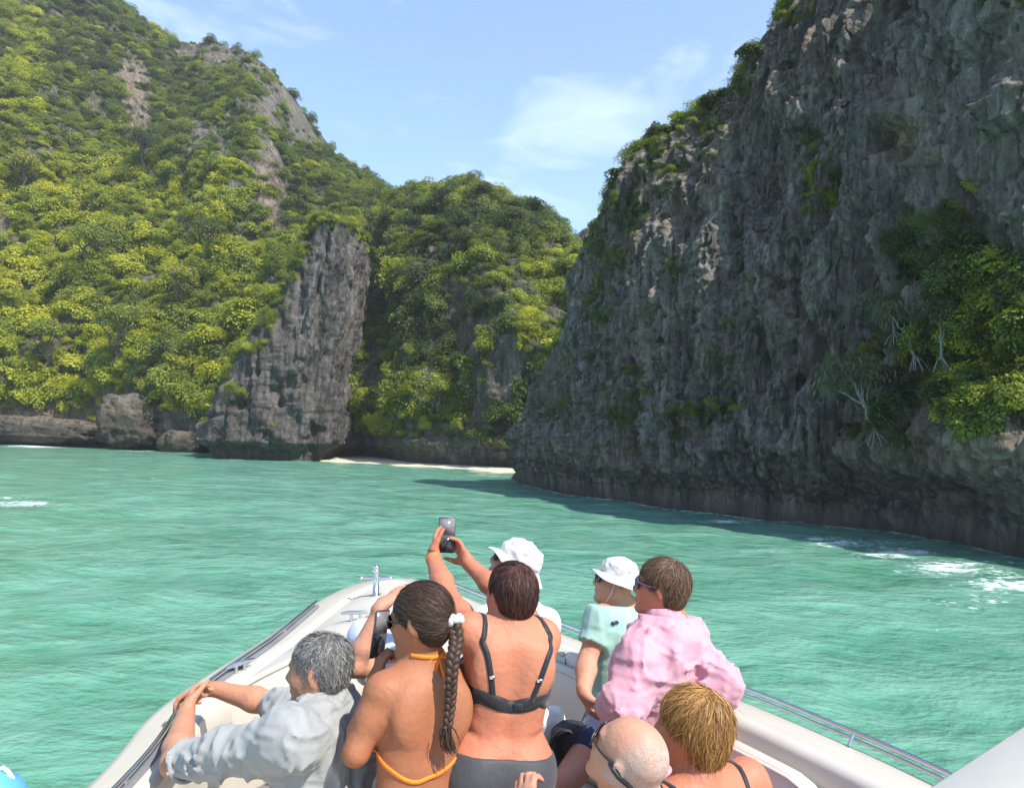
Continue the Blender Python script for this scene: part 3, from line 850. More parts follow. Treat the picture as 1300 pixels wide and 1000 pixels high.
tint += 0.42 * np.exp(-((pu - 478) / 42) ** 2 - ((py_ - 450) / 100) ** 2) + 0.32 * np.exp(-((pu - 680) / 50) ** 2 - ((py_ - 400) / 90) ** 2) + 0.30 * np.exp(-((pu - 570) / 70) ** 2 - ((py_ - 525) / 40) ** 2)  # gully and right flank: leaf colour lightened in place of missing sunlight
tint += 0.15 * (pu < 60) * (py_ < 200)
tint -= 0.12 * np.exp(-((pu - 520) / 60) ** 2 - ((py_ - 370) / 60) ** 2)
size *= np.where(vine, 1.3, 1.0) * (1 + 0.25 * near)
scl = size[:, None] * np.stack([rg.uniform(.85, 1.25, nH), rg.uniform(.85, 1.25, nH), rg.uniform(.75, 1.25, nH)], 1)
rot = orient(nr, rg, 0.4); rot[:, 2] += np.where(idx == 6, 0, rg.uniform(0, 6.28, nH))
rot[idx == 6, :2] *= 0.2
p[:, 2] += size * 0.18
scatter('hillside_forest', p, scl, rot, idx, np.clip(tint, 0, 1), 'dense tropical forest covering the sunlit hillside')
# ---- farther ridge
nF = 500
p, nr, i, j = pick_on_grid(FG, sstep(20, 30, FG[..., 2]) + 0.0, nF, rg)
scatter('far_forest', p, np.repeat(rg.uniform(1.3, 2.6, (nF, 1)), 3, 1), orient(nr, rg, .2), rg.integers(0, 6, nF), np.clip(0.25 + 0.12 * rg.normal(size=nF), 0, 1), 'distant forest on the ridge in the gap')
# ---- pillar tufts
wp = np.where(PG[..., 1] < PD + 8, 1.0, 0.3) * (0.02 * sstep(2.5, 4, PG[..., 2]) + 0.10 * sstep(0.15, 0.5, fbm(PG / 4.5, 3)) * sstep(2.5, 4, PG[..., 2]) + 1.6 * sstep(24.6, 26.5, PG[..., 2]) + 3.0 * sstep(5, 9, PG[..., 2]) * (PG[..., 0] < (cxP - 0.35 * hwP)[:, None]) * sstep(-.2, .15, fbm(PG / 3.0 + 4, 2)))
rowsP = np.concatenate([PG, PG[:, :1]], 1); wp = np.concatenate([wp, wp[:, :1]], 1)
nP = 1100
p, nr, i, j = pick_on_grid(rowsP, wp, nP, rg)
topm = p[:, 2] > 24
left_ = p[:, 0] < np.interp(p[:, 2], zsP, cxP - .2 * hwP)
size = np.where(topm, rg.uniform(0.6, 1.2, nP), np.where(left_, rg.uniform(.4, 1.15, nP), rg.uniform(0.25, 0.6, nP)))
scatter('pillar_shrubs', p, np.repeat(size[:, None], 3, 1), orient(nr, rg, .2), np.where(topm, rg.choice([0, 1, 4, 5, 7], nP), rg.choice([4, 5, 9], nP)), np.clip(0.62 + 0.15 * rg.normal(size=nP), 0, 1), 'yellow-green shrubs on the top and ledges of the rock pillar')
# extra creepers down the pillar's right flank and bushes behind it
# ---- near cliff shrubs
cu, cy = pix(np.where(CG[..., 1:2] > 1, CG, [0, 1, 0]))
wC = sstep(0.26, 0.58, C_veg) * sstep(2.8, 4.2, CG[..., 2]) * (1 + 6.0 * (vR[None, :] > .97) * sstep(760, 800, uR)[:, None]); wC[:, -2:] = 0
wC = wC * (1 + 2.0 * sstep(1190, 1220, cu) * sstep(300, 340, cy) * (cy < 560))
wC = np.maximum(wC, 1.2 * sstep(.74, .9, vR)[None, :] * sstep(735, 770, uR)[:, None] * (1 - sstep(930, 985, uR))[:, None] * sstep(-.25, .2, fbm(CG / 1.7 + 70, 2))); wC[:, -2:] = 0
nC = 11500
p, nr, i, j = pick_on_grid(CG, wC, nC, rg)
nr = np.where((nr[:, 1:2] > 0) & (nr[:, 0:1] > 0), -nr, nr)
pu, py_ = pix(p)
terr = sstep(1080, 1140, pu) * sstep(230, 290, py_)
crest = (vR[np.clip(j, 0, len(vR) - 1)] > 0.965)
size = rg.uniform(0.16, 0.46, nC) * (1 + 0.9 * terr) * (1 + 1.0 * crest)
lowgreen = terr * sstep(1185, 1215, pu) * sstep(315, 345, py_)
idx = rg.choice([0, 1, 4, 5, 5, 6], nC)
idx = np.where(terr > .5, rg.choice([0, 2, 4, 5, 9, 6], nC), idx)
idx = np.where((lowgreen > .5), rg.choice([7, 8, 7, 0], nC), idx)
size = np.where(lowgreen > .5, size * 0.95, size)
tint = 0.43 + 0.14 * rg.normal(size=nC) - 0.16 * terr + 0.30 * lowgreen + 0.10 * crest + 0.2 * np.exp(-((pu - 1035) / 40) ** 2 - ((py_ - 230) / 60) ** 2)
rot = orient(nr, rg, 0.45); rot[:, 2] += np.where(idx == 6, 0, rg.uniform(0, 6.28, nC))
scatter('cliff_shrubs', p, np.repeat(size[:, None], 3, 1) * rg.uniform(.8, 1.25, (nC, 3)), rot, idx, np.clip(tint, 0, 1), 'shrubs and creepers clinging to the shaded sea cliff')
# ================================================================== TREES THAT STAND OUT, AND SHORE ROCKS
M_BARK = plain_mat('pale_bark', (0.19, 0.175, 0.155), 0.85, var=.35, vscale=6, bumps=.6, bscale=14)
M_BARKD = plain_mat('brown_bark', (0.13, 0.10, 0.075), 0.9, var=.35, vscale=5, bumps=.6, bscale=10)
def wobble(a, b_, rng, n=9, amt=.08):
    t = np.linspace(0, 1, n)[:, None]; L_ = np.linalg.norm(b_ - a)
    p = a + (b_ - a) * t
    w = np.cumsum(rng.normal(size=(n, 3)), 0); w -= w[-1] * t
    return p + w * amt * L_ * .3
def tree_root(name, label, base, group=None):
    t = thing(name, label, 'tree', Matrix.Translation(Vector([float(x) for x in base])), group)
    t['_b'] = [float(x) for x in base]
    return t

def pandanus(label, foot, crowns, rng, roots=6, tr=.055, leafL=.75, lean=None):
    """screw pine: stilt roots, pale forking trunk, ball heads of strap leaves; crowns = list of head centres"""
    foot = np.asarray(foot, float); t = tree_root('screw_pine', label, foot, 'screw pines on the cliff ledge')
    top = np.mean(crowns, 0); fork = foot * .55 + top * .45
    up = MB().tube(wobble(foot + (top - foot) * .06, fork, rng, 12), np.linspace(tr, tr * .75, 12), 8)
    for c in crowns: up.tube(wobble(fork, c, rng, 9), np.linspace(tr * .7, tr * .35, 9), 7)
    part('trunk', up, M_BARK, t)
    for k_ in range(roots):
        an = rng.uniform(0, 6.28); st = foot + (fork - foot) * rng.uniform(.10, .38)
        e = foot + V3(math.cos(an), math.sin(an) * .6 - .25, 0) * rng.uniform(.18, .45) + V3(0, 0, -.28)
        part('stilt_root', MB().tube(catmull([st, st * .5 + e * .5 + V3(0, 0, .08), e], 8), np.linspace(.026, .016, 8), 6), M_BARK, t)
    Ps, Ns, As, Ls = [], [], [], []
    for c in crowns:
        for q in range(5):
            cc = c + rng.normal(size=3) * .22 * np.array([1, 1, .6])
            n_ = 46; d = unit(rng.normal(size=(n_, 3)) + np.array([0, 0, .45]))
            Ps.append(np.repeat(cc[None], n_, 0)); As.append(d); Ns.append(np.cross(d, rng.normal(size=(n_, 3))) + [0, 0, .8]); Ls.append(leafL * rng.uniform(.6, 1.1, n_) * .6)
    Ls = np.concatenate(Ls); A_, P_ = np.vstack(As), np.vstack(Ps)
    V, F, lr = leaves(P_, np.vstack(Ns), A_, Ls, Ls * .085, rng, .35)
    tip = P_ + unit(A_) * Ls[:, None] * .95                      # drooping outer half of every blade
    V2, F2, lr2 = leaves(tip, np.vstack(Ns), unit(A_) * .5 + np.array([0, 0, -.85]), Ls * .75, Ls * .07, rng, .1)
    link('crown', mesh_np('crown', np.vstack([V, V2]) - foot, np.vstack([F, F2 + len(V)]), False, [tree_leaf('screw', (.06, .075, .035), (.17, .19, .10))], attrs={'lr': np.concatenate([lr, lr2])}), t)
    return t

def broadleaf(label, foot, top, rad, rng, key, cols, nl=2600, ll=.30, group=None, lobes=16, flat=.75, bark=None):
    foot = np.asarray(foot, float); top = np.asarray(top, float)
    t = tree_root('broadleaf_tree', label, foot, group)
    h = np.linalg.norm(top - foot)
    up = MB().tube(wobble(foot, top * .8 + foot * .2, rng, 14, .10), np.linspace(.035 * h + .05, .02 * h, 14), 8)
    part('trunk', up, bark or M_BARKD, t)
    for k_ in range(7):
        st = foot + (top - foot) * rng.uniform(.4, .78); e = top + unit(rng.normal(size=3)) * rad * np.array([.75, .75, .45])
        part('branch', MB().tube(wobble(st, e, rng, 9, .14), np.linspace(.014 * h + .02, .006 * h + .008, 9), 6), bark or M_BARKD, t)
    V, F, lr = crown_np(rng, nl, lobes, ll / rad, flat, (.22, .42), .15, .5, .5)
    link('crown', mesh_np('crown', V * rad + top - foot, F, False, [tree_leaf(key, *cols)], attrs={'lr': lr}), t)
    return t

rt = np.random.default_rng(77)
# point of the cliff face nearest to a pixel, pulled out a little towards the open water
_cu, _cy = pix(np.where(CG[..., 1:2] > 1, CG, [0, 1, 0]))
def on_cliff(px, py, lift_=0.0):
    d2 = (_cu - px) ** 2 + (_cy - py) ** 2 + np.where(np.arange(CG.shape[1])[None, :] >= nvR, 1e6, 0)
    k = np.unravel_index(np.argmin(d2), d2.shape)
    return CG[k] - nrmR[k[0]] * lift_
_hu, _hy = pix(np.where(HG[..., 1:2] > 1, HG, [0, 1, 0]))
def on_hill(px, py, lift_=0.0):
    d2 = (_hu - px) ** 2 + (_hy - py) ** 2 + np.where(np.arange(HG.shape[1])[None, :] >= nvL, 1e6, 0)
    k = np.unravel_index(np.argmin(d2), d2.shape)
    return HG[k] - nrmL[k[0]] * lift_

def heads(foot, offs_px, sc_):
    """crown centres given as pixel offsets at the foot's depth"""
    return [np.asarray(foot) + V3(dx, -.25 - .12 * i, -dy) * sc_ for i, (dx, dy) in enumerate(offs_px)]
f0 = on_cliff(1122, 556, .25); m0 = f0[1] / FPX
pandanus('pale screw pine leaning from the cliff base on two bare forking trunks', f0, heads(f0, [(-22, -98), (-62, -62), (-30, -70), (-8, -86), (-48, -86)], m0), rt, 5, .06, .62)
f0 = on_cliff(1188, 462, 0.7); m0 = f0[1] / FPX
pandanus('screw pine with a spray of stilt roots below its round head, on the ledge', f0, heads(f0, [(-14, -74), (10, -88), (-34, -62)], m0), rt, 9, .06, .62)
f0 = on_cliff(1224, 462, 0.7); m0 = f0[1] / FPX
pandanus('slender screw pine with one straight pale trunk among the bright leaves', f0, heads(f0, [(8, -64), (0, -74)], m0), rt, 6, .045, .5)
f0 = on_cliff(1160, 430, 0.7); m0 = f0[1] / FPX
pandanus('screw pine with grey hanging dead leaves above the brown rock hollow', f0, heads(f0, [(-10, -50), (14, -62), (-26, -40)], m0), rt, 8, .05, .6)
f0 = on_cliff(1205, 330, 0.7); m0 = f0[1] / FPX
pandanus('highest screw pine, its forked pale stems against the upper cliff', f0, heads(f0, [(-30, -48), (6, -52), (30, -40), (-12, -66)], m0), rt, 5, .05, .55)

LIME = ((.10, .15, .025), (.30, .34, .045)); OLIVE = ((.05, .075, .022), (.15, .18, .045)); DEEP = ((.025, .045, .018), (.08, .115, .035)); YEL = ((.16, .18, .03), (.40, .38, .05))
for (px, py, tx, ty, rad, key, cols, lab, ll) in [
    (150, 478, 152, 405, 6.4, 'lime', LIME, 'bright lime broad-leaved tree spreading low over the boulder on the shore', .50),
    (60, 478, 62, 420, 5.4, 'lime', LIME, 'lime-green tree overhanging the layered brown shore ledge', .46),
    (232, 400, 228, 352, 5.0, 'yel', YEL, 'yellow-green tree above the dark hollow beside the pillar', .42),
    (108, 345, 110, 300, 5.6, 'lime', LIME, 'wide light-green tree halfway up the slope above the shore trees', .42),
    (30, 250, 28, 205, 5.6, 'yel', YEL, 'yellow-green tree next to the pale rock knob on the slope', .42),
    (185, 215, 180, 180, 5.6, 'deep', DEEP, 'dark round tree below the pale bare rock scar', .36),
    (265, 330, 266, 292, 4.6, 'olive', OLIVE, 'olive feathery tree on the slope left of the pillar top', .34),
    (590, 335, 588, 302, 3.0, 'olive', OLIVE, 'pale-stemmed spreading tree standing out on the central hill', .26),
    (520, 305, 522, 280, 3.0, 'deep', DEEP, 'dark crowned tree in the gully between the two hills', .26),
    (655, 300, 655, 275, 2.8, 'olive', OLIVE, 'olive tree near the top of the central hill', .26),
    (560, 268, 560, 250, 2.8, 'deep', DEEP, 'dark umbrella-shaped tree on the skyline of the central hill', .26),
    (615, 258, 616, 241, 2.8, 'olive', OLIVE, 'topmost rounded tree crowning the central hill', .26),
    (485, 405, 488, 372, 2.6, 'lime', LIME, 'lime-green tree tucked against the right flank of the pillar', .26),
    (560, 520, 560, 492, 2.6, 'lime', LIME, 'leafy light-green tree just above the strip of beach', .28)]:
    a_, b_ = on_hill(px, py, .3), on_hill(px, py, .3)
    top = WP(tx, ty, b_[1] - rad * .45)
    broadleaf(lab, a_, top, rad * .70, rt, key, cols, 3600, ll * .62, 'trees that stand out from the forest')
for (px, py, rad, lab) in [(792, 236, .95, 'small dark crest tree at the cliff shoulder beside the gap'), (842, 178, .95, 'bushy crest tree leaning out over the cliff edge'), (905, 140, .85, 'sunlit crest tree on the sloping cliff rim'), (958, 78, .75, 'thin crest tree at the notch below the cliff summit')]:
    a_ = on_cliff(px, py, .1); top = a_ + V3(-.25, -.15, rad * .3)
    broadleaf(lab, a_, top, rad, rt, 'crest', ((.04, .07, .02), (.16, .20, .045)), 1500, .13, 'trees on the cliff rim', 12)

# boulders at the foot of the slope
def boulder(label, px, py, sz, seed, name='boulder'):
    c = on_hill(px, py, .0); c = c + V3(0, -sz[1] * .35, 0)
    u = np.linspace(0, 2 * np.pi, 90, endpoint=False); v = np.linspace(-np.pi / 2, np.pi / 2, 60)
    D_ = np.stack([np.cos(v)[:, None] * np.cos(u), np.cos(v)[:, None] * np.sin(u), np.sin(v)[:, None] + 0 * u], -1)
    q = D_ * np.array(sz)
    q = np.sign(D_) * np.abs(D_) ** .72 * np.array(sz)
    r = 1 + .26 * fbm(D_ * 1.5 + seed, 3) + .16 * ridged(q * np.array([.45, .45, .9]) + seed, 4) + .10 * np.floor(fbm(q * np.array([.3, .3, 1.6]) + seed, 3) * 6) / 6 + .05 * ridged(q * np.array([1.5, 1.5, 3]), 3)
    q = q * r[..., None]
    me = MB().grid(q[:, ::-1], cv=True).mesh(name, M_HILL, False, None, None)
    for nm, val in (('moss', .2), ('stain', .2)):
        at_ = me.attributes.new(nm, 'FLOAT', 'POINT'); at_.data.foreach_set('value', np.full(len(me.vertices), val, np.float32))
    o = link(name, me, None, label=label, category='rock'); o.location = Vector([float(x) for x in c])
    return o
boulder('large sunlit boulder with flat layers standing at the waterline', 172, 535, (3.6, 3.2, 3.3), 3)
boulder('long low brown ledge of layered rock at the waterline', 55, 548, (7.5, 3.0, 1.7), 11, 'rock_ledge')
boulder('rounded grey rock between the boulder and the pillar foot', 238, 560, (2.8, 2.4, 1.7), 19)
# ================================================================== BOAT (boat frame, origin at the lens)
M_GEL = plain_mat('cream_gelcoat', (0.52, 0.485, 0.42), 0.3, var=0.07, vscale=2.3, coat=0.25, bumps=0.04, bscale=30)
M_DECK = plain_mat('non_skid_deck', (0.50, 0.465, 0.40), 0.6, var=0.09, vscale=5, bumps=0.25, bscale=420)
M_VINYL = plain_mat('beige_vinyl', (0.56, 0.50, 0.44), 0.5, var=0.05, vscale=6, bumps=0.15, bscale=160)
M_STEEL = plain_mat('stainless_steel', (0.62, 0.62, 0.62), 0.22, metal=1.0, var=0.08)
M_RUB = plain_mat('grey_rubber', (0.16, 0.165, 0.18), 0.6, var=0.15)
M_PIPE = plain_mat('piping', (0.60, 0.53, 0.48), 0.6)

GZ = -1.10; SOLE = -2.0
tl = PZ(*np.array([(105, 1000), (200, 897), (330, 812), (400, 764), (432, 747), (462, 737), (500, 732), (535, 735), (570, 747), (620, 768), (700, 797), (770, 824), (930, 882), (1060, 936), (1200, 1000)], float).T, GZ)[:, :2]
tl = np.vstack([[-1.20, -1.6], [-1.30, 0.6], tl, [1.66, 1.5], [1.74, 0.4], [1.76, -1.6]])
NO = 260
O = catmull(tl, NO)
for _ in range(6): O[1:-1] = O[1:-1] * 0.5 + 0.25 * (O[:-2] + O[2:])
T_ = np.gradient(O, axis=0); T_ /= np.linalg.norm(T_, axis=1)[:, None]
NI = np.stack([T_[:, 1], -T_[:, 0]], 1)          # inward (path runs left side forward, right side back)
def off(i, s, dz):
    o2 = O[i] + NI[i] * np.asarray(s)[..., None] if np.ndim(s) else O[i] + NI[i] * s
    return np.concatenate([o2, np.full(o2.shape[:-1] + (1,), 0.0) + GZ + dz], -1)
def sweep(mb, idx, prof):
    G = np.stack([off(idx, s, dz) for s, dz in prof], 1)
    mb.grid(G[:, ::-1]); return mb
ALL = np.arange(NO)
boat = base_thing('speedboat', 'cream open-bowed speedboat carrying the group of sightseers', 'boat', (-0.2, 2.0, SOLE))
part('hull', sweep(MB(), ALL, [(0.62, -2.4), (0.36, -1.6), (0.13, -0.75), (0.03, -0.28), (0.0, -0.10)]), M_GEL, boat)
part('gunwale', sweep(MB(), ALL, [(0.0, -0.10), (-0.004, -0.03), (0.006, -0.005), (0.03, 0.0), (0.17, 0.014), (0.215, 0.010), (0.232, -0.012), (0.238, -0.10)]), M_GEL, boat)
part('inner_liner', sweep(MB(), ALL, [(0.238, -0.10), (0.25, -0.30), (0.29, -0.92)]), M_GEL, boat)
part('rub_rail', MB().tube(off(ALL, -0.012, -0.07), 0.026, 8), M_RUB, boat)
iTip = int(np.argmax(O[:, 1] * 0.95 - O[:, 0] * 0.25))
iL = int(np.argmin(np.abs(O[:iTip, 1] - 3.32))); iR = iTip + int(np.argmin(np.abs(O[iTip:, 1] - 4.05)))
# foredeck, lofted between both gunwales, cambered, with an arched aft edge
nt_, ns_ = 50, 40
li = np.linspace(iL, iTip, nt_); ri = np.linspace(iR, iTip, nt_)
def at(idx, s, dz):
    k = np.clip(np.floor(idx).astype(int), 0, NO - 2); f = (idx - k)[:, None]
    o2 = O[k] * (1 - f) + O[k + 1] * f; n2 = NI[k] * (1 - f) + NI[k + 1] * f
    return np.column_stack([o2 + n2 * s, np.full(len(idx), GZ + dz)])
Lp, Rp_ = at(li, 0.225, 0.006), at(ri, 0.225, 0.006)
ss = np.linspace(0, 1, ns_)
D = Lp[:, None] * (1 - ss[None, :, None]) + Rp_[:, None] * ss[None, :, None]
wid = np.linalg.norm(Lp - Rp_, axis=1)
D[..., 2] += 0.10 * (4 * ss * (1 - ss))[None] * np.minimum(wid, 1.2)[:, None] / 1.2 - 0.01
arch = (4 * ss * (1 - ss)) ** 0.8
tt_ = np.linspace(1, 0, nt_) ** 2
D[..., 1] += 0.42 * arch[None] * tt_[:, None]; D[..., 0] -= 0.08 * arch[None] * tt_[:, None]
part('foredeck', MB().grid(D[:, ::-1]), M_DECK, boat)
rise = np.stack([D[0] + [0, 0, 0.0], D[0] + [0, -0.03, -0.03], D[0] + [0, -0.02, -0.35], D[0] * [1, 1, 0] + [0, 0.1, SOLE]], 0)
part('deck_bulkhead', MB().grid(rise), M_GEL, boat)
part('deck_edge_trim', MB().tube(D[0] + [0, -0.005, -0.005], 0.016, 8), M_GEL, boat)
# cockpit sole
lf = np.linspace(0, iTip - 6, 40); rf = np.linspace(NO - 1.01, iTip + 6, 40)
A_, B_ = at(lf, 0.26, 0), at(rf, 0.26, 0)
S_ = A_[:, None] * (1 - ss[None, :, None]) + B_[:, None] * ss[None, :, None]; S_[..., 2] = SOLE
part('cockpit_floor', MB().grid(S_[:, ::-1]), M_DECK, boat)
# side benches with cushions and padded backrests
def seg(y0, y1, right):
    rng_ = np.arange(iTip, NO) if right else np.arange(0, iTip)
    k = rng_[(O[rng_, 1] > min(y0, y1)) & (O[rng_, 1] < max(y0, y1))]
    return k
def pad(idx, prof, ends=0.12):
    G = []
    m = len(idx); arc = np.concatenate([[0], np.cumsum(np.linalg.norm(np.diff(O[idx], axis=0), axis=1))])
    p_ = np.array(prof, float); c0 = p_.mean(0)
    for q, i in enumerate(idx):
        e = min(arc[q], arc[-1] - arc[q]) / ends
        f = 1.0 if e >= 1 else max(0.03, math.sqrt(max(0, 1 - (1 - e) ** 2)))
        pr = c0 + (p_ - c0) * np.array([0.45 + 0.55 * f, f])
        pr[:, 1] += (p_[:, 1].min() - c0[1]) * (1 - f) * 0.9
        G.append(np.array([np.append(O[i] + NI[i] * s, GZ + dz) for s, dz in pr]))
    G = np.array(G)
    mb = MB().grid(G[:, ::-1], cv=True)
    for e in (0, -1):
        mb.add(np.vstack([G[e], G[e].mean(0)]), [[k, (k + 1) % len(prof), len(prof)] if e else [(k + 1) % len(prof), k, len(prof)] for k in range(len(prof))])
    return mb, G
for right in (False, True):
    ks = seg(-1.2, 4.2 if right else 3.6, right)
    part('bench', sweep(MB(), ks, [(0.27, -0.52), (0.70, -0.52), (0.72, -0.56), (0.66, -0.89)]), M_GEL, boat)
    y_ = -0.9
    while y_ < (3.6 if right else 3.0):
        k = seg(y_, y_ + 0.86, right)
        pb, _ = pad(k, [(0.29, -0.515), (0.30, -0.46), (0.34, -0.445), (0.64, -0.445), (0.71, -0.455), (0.73, -0.49), (0.72, -0.515)], 0.06)
        part('seat_cushion', pb, M_VINYL, boat)
        y_ += 0.9
bp_prof = [(0.245, -0.50), (0.245, -0.10), (0.262, -0.045), (0.30, -0.035), (0.325, -0.055), (0.345, -0.14), (0.355, -0.30), (0.36, -0.44), (0.34, -0.50)]
for y0, y1 in ((2.42, 4.5), (-0.6, 1.5)):
    k = seg(y0, y1, True)
    pb, Gp = pad(k, bp_prof, 0.34)
    o_ = part('backrest_pad', pb, M_VINYL, boat)
    part('piping', MB().tube(Gp[2:-2, 4] + [0, 0, 0.004], 0.006, 6), M_PIPE, boat, parent=o_)
k = seg(-0.4, 1.9, False)
pb, Gp = pad(k, bp_prof, 0.34)
part('backrest_pad', pb, M_VINYL, boat)
# right-hand guard rail: two thin steel tubes on stanchions
kr = np.arange(iTip + 6, NO - 30)
rl = part('guard_rail', MB().tube(off(kr, -0.010, 0.045), 0.009, 10), M_STEEL, boat)
part('lower_rail', MB().tube(off(kr, -0.006, 0.022), 0.006, 8), M_STEEL, boat, parent=rl)
for i in kr[8::17]:
    b0 = off(np.array([i]), 0.02, 0.0)[0]; b1 = off(np.array([i]), -0.010, 0.045)[0]
    part('stanchion', MB().tube([b0, b0 * .5 + b1 * .5, b1], 0.007, 8), M_STEEL, boat, parent=rl)
# left-hand low toe rail over a dark strip standing in for its shade
kl = np.arange(int(np.argmin(np.abs(O[:iTip, 1] - 0.3))), int(np.argmin(np.abs(O[:iTip, 1] - 5.0))))
sl = np.interp(O[kl, 1], [0, 2.3, 4.0, 5.0], [0.16, 0.15, 0.12, 0.07])
def offv(i, s, dz): return np.column_stack([O[i] + NI[i] * s[:, None], np.full(len(i), GZ + dz)])
part('rail_shade_strip', MB().grid(np.stack([offv(kl, sl + .022, .016), offv(kl, sl + .018, .024), offv(kl, sl - .018, .024), offv(kl, sl - .022, .013)], 1)), M_RUB, boat)
lr_ = part('toe_rail', MB().tube(offv(kl, sl, 0.046), 0.010, 10), M_STEEL, boat)
for q in range(3, len(kl), 15):
    b0 = offv(kl[q:q + 1], sl[q:q + 1], 0.01)[0]
    part('stanchion', MB().tube([b0, b0 + [0, 0, .036]], 0.009, 8), M_STEEL, boat, parent=lr_)
# bow fittings
bb = PZ(477, 755, GZ + 0.05)
bol = part('mooring_post', MB().tube([bb + [0, 0, -.05], bb + [0, 0, .0], bb + [0, 0, .002], bb + [0, 0, .15], bb + [0, 0, .165], bb + [0, 0, .18]], [.036, .036, .022, .022, .026, .012], 16).ball(bb + [0, 0, .185], .024), M_STEEL, boat)
part('crossbar', MB().tube([bb + [-.10, 0, .115], bb + [.10, 0, .115]], .011, 10).ball(bb + [-.10, 0, .115], .014).ball(bb + [.10, 0, .115], .014), M_STEEL, boat, parent=bol)
part('foot_plate', MB().tube([bb + [0, 0, -.045], bb + [0, 0, -.028]], .06, 20), M_STEEL, boat, parent=bol)
def cleat(c, d):
    d = np.array(d) / np.linalg.norm(d)
    m_ = MB().tube([c - d * .085, c - d * .05 + [0, 0, .004], c + d * .05 + [0, 0, .004], c + d * .085], [.006, .011, .011, .006], 8)
    for s in (-1, 1): m_.tube([c + d * .025 * s - [0, 0, .07], c + d * .025 * s], .009, 8)
    part('deck_cleat', m_, M_STEEL, boat)
cleat(PZ(452, 778, GZ + 0.12), (1, .15, 0)); cleat(PZ(305, 842, GZ + 0.05), (.5, 1, 0))
hc = PZ(420, 800, GZ + 0.065)
# grab handle beside the forward seat
gh = P(436, 905, 2.95)
part('grab_handle', MB().tube(catmull([gh + [-.06, 0, -.12], gh + [-.05, 0, 0], gh + [0, 0, .03], gh + [.06, .03, -.01], gh + [.09, .04, -.14]], 20), .011, 8), M_STEEL, boat)
# white windscreen coaming at the helm, lower right
c0, c1 = P(1165, 1010, 1.35), P(1345, 892, 1.35)
dn = V3(.20, -.50, -.16); tk = V3(.03, .05, -.05)
tp = np.array([c0, c1, c1 + dn, c0 + dn])
q0 = np.array([tp * 1.0, tp + tk])
Vc = q0.reshape(-1, 3); cen = Vc.mean(0)
gr = np.stack([tp[0] * (1 - s_) + tp[1] * s_ for s_ in np.linspace(0, 1, 12)])
prof_ = [tk * 1.0, tk * .3, V3(0, 0, 0), dn * .02 + V3(0, 0, .012), dn * .3 + V3(0, 0, .02), dn, dn + tk]
part('windscreen_coaming', MB().grid(np.stack([gr + q for q in prof_], 1)), M_GEL, boat)
for s_ in (.25, .85):
    pc = gr[int(s_ * 11)] + dn * .7 + tk
    part('coaming_support', MB().box((pc[0] + .03, pc[1], (pc[2] + SOLE) / 2), (0.06, 0.20, pc[2] - SOLE + .04), None, 0.01), M_GEL, boat)

# ---- things lying in the boat
fb = P(-12, 979, 2.05)
fd = base_thing('boat_fender', 'blue inflatable fender hanging outside the cream gunwale', 'fender', fb + [0, 0, -.5])
M_BLUE = plain_mat('blue_vinyl', (0.10, 0.33, 0.75), 0.4)
part('body', MB().tube(fb + np.array([[0, 0, -.5], [0, 0, -.46], [0, 0, -.4], [0, 0, -.08], [0, 0, -.03], [0, 0, 0]]), [.02, .07, .095, .095, .07, .025], 20), M_BLUE, fd)
part('rope', MB().tube(catmull([fb + [0, 0, -.01], fb + [.03, .01, .005], fb + [.08, .015, -.06], fb + [.16, .02, -.10], fb + [.24, .03, -.115]], 18), .006, 6), plain_mat('white_rope', (.7, .68, .62), .8), fd)
bgc = P(722, 948, 3.35)
M_BAG = plain_mat('black_nylon', (0.02, 0.02, 0.022), 0.6, var=.3, bumps=.3, bscale=60)
bg = base_thing('backpack', 'black nylon backpack slumped on the bow seat behind the dark swim briefs', 'bag', bgc + [0, 0, -.10])
mbag = MB(); 
u_ = np.linspace(0, 2 * np.pi, 28, endpoint=False); v_ = np.linspace(-np.pi / 2, np.pi / 2, 22)
GB = np.stack([np.clip(np.cos(v_), 0, 1)[:, None] ** .5 * .09 * np.cos(u_), np.clip(np.cos(v_), 0, 1)[:, None] ** .5 * .08 * np.sin(u_), .10 * np.sin(v_)[:, None] + 0 * u_], -1)
GB += fbm(GB * 9, 3)[..., None] * np.array([.03, .03, .025])
part('bag_body', MB().grid((GB + bgc)[:, ::-1], cv=True), M_BAG, bg)
part('strap', MB().tube(catmull(bgc + np.array([[-.07, -.04, .05], [-.10, -.08, .01], [-.07, -.10, -.05], [-.02, -.09, -.08]]), 18), .012, 6, flat=.4), M_BAG, bg)
part('strap', MB().tube(catmull(bgc + np.array([[.01, -.05, .08], [-.04, -.08, .10], [-.08, -.06, .06]]), 14), .010, 6, flat=.4), M_BAG, bg)
M_TOWEL = plain_mat('white_towel', (.74, .72, .70), .95, bumps=.5, bscale=90)
twc = P(700, 930, 3.45)
GT = np.stack([np.clip(np.cos(v_), 0, 1)[:, None] ** .6 * .07 * np.cos(u_), np.clip(np.cos(v_), 0, 1)[:, None] ** .6 * .07 * np.sin(u_), 0.10 * np.sin(v_)[:, None] + 0 * u_], -1)
GT += ridged(GT * 8 + 3, 2)[..., None] * GT * .25
tw = link('towel', MB().grid((GT + twc)[:, ::-1], cv=True).mesh('towel', M_TOWEL, True, twc), None, label='crumpled white towel beside the black backpack', category='towel')
tw.matrix_world = BOAT @ Matrix.Translation(Vector(twc))
# ================================================================== PEOPLE: figures grown as one smooth surface from tapered bones

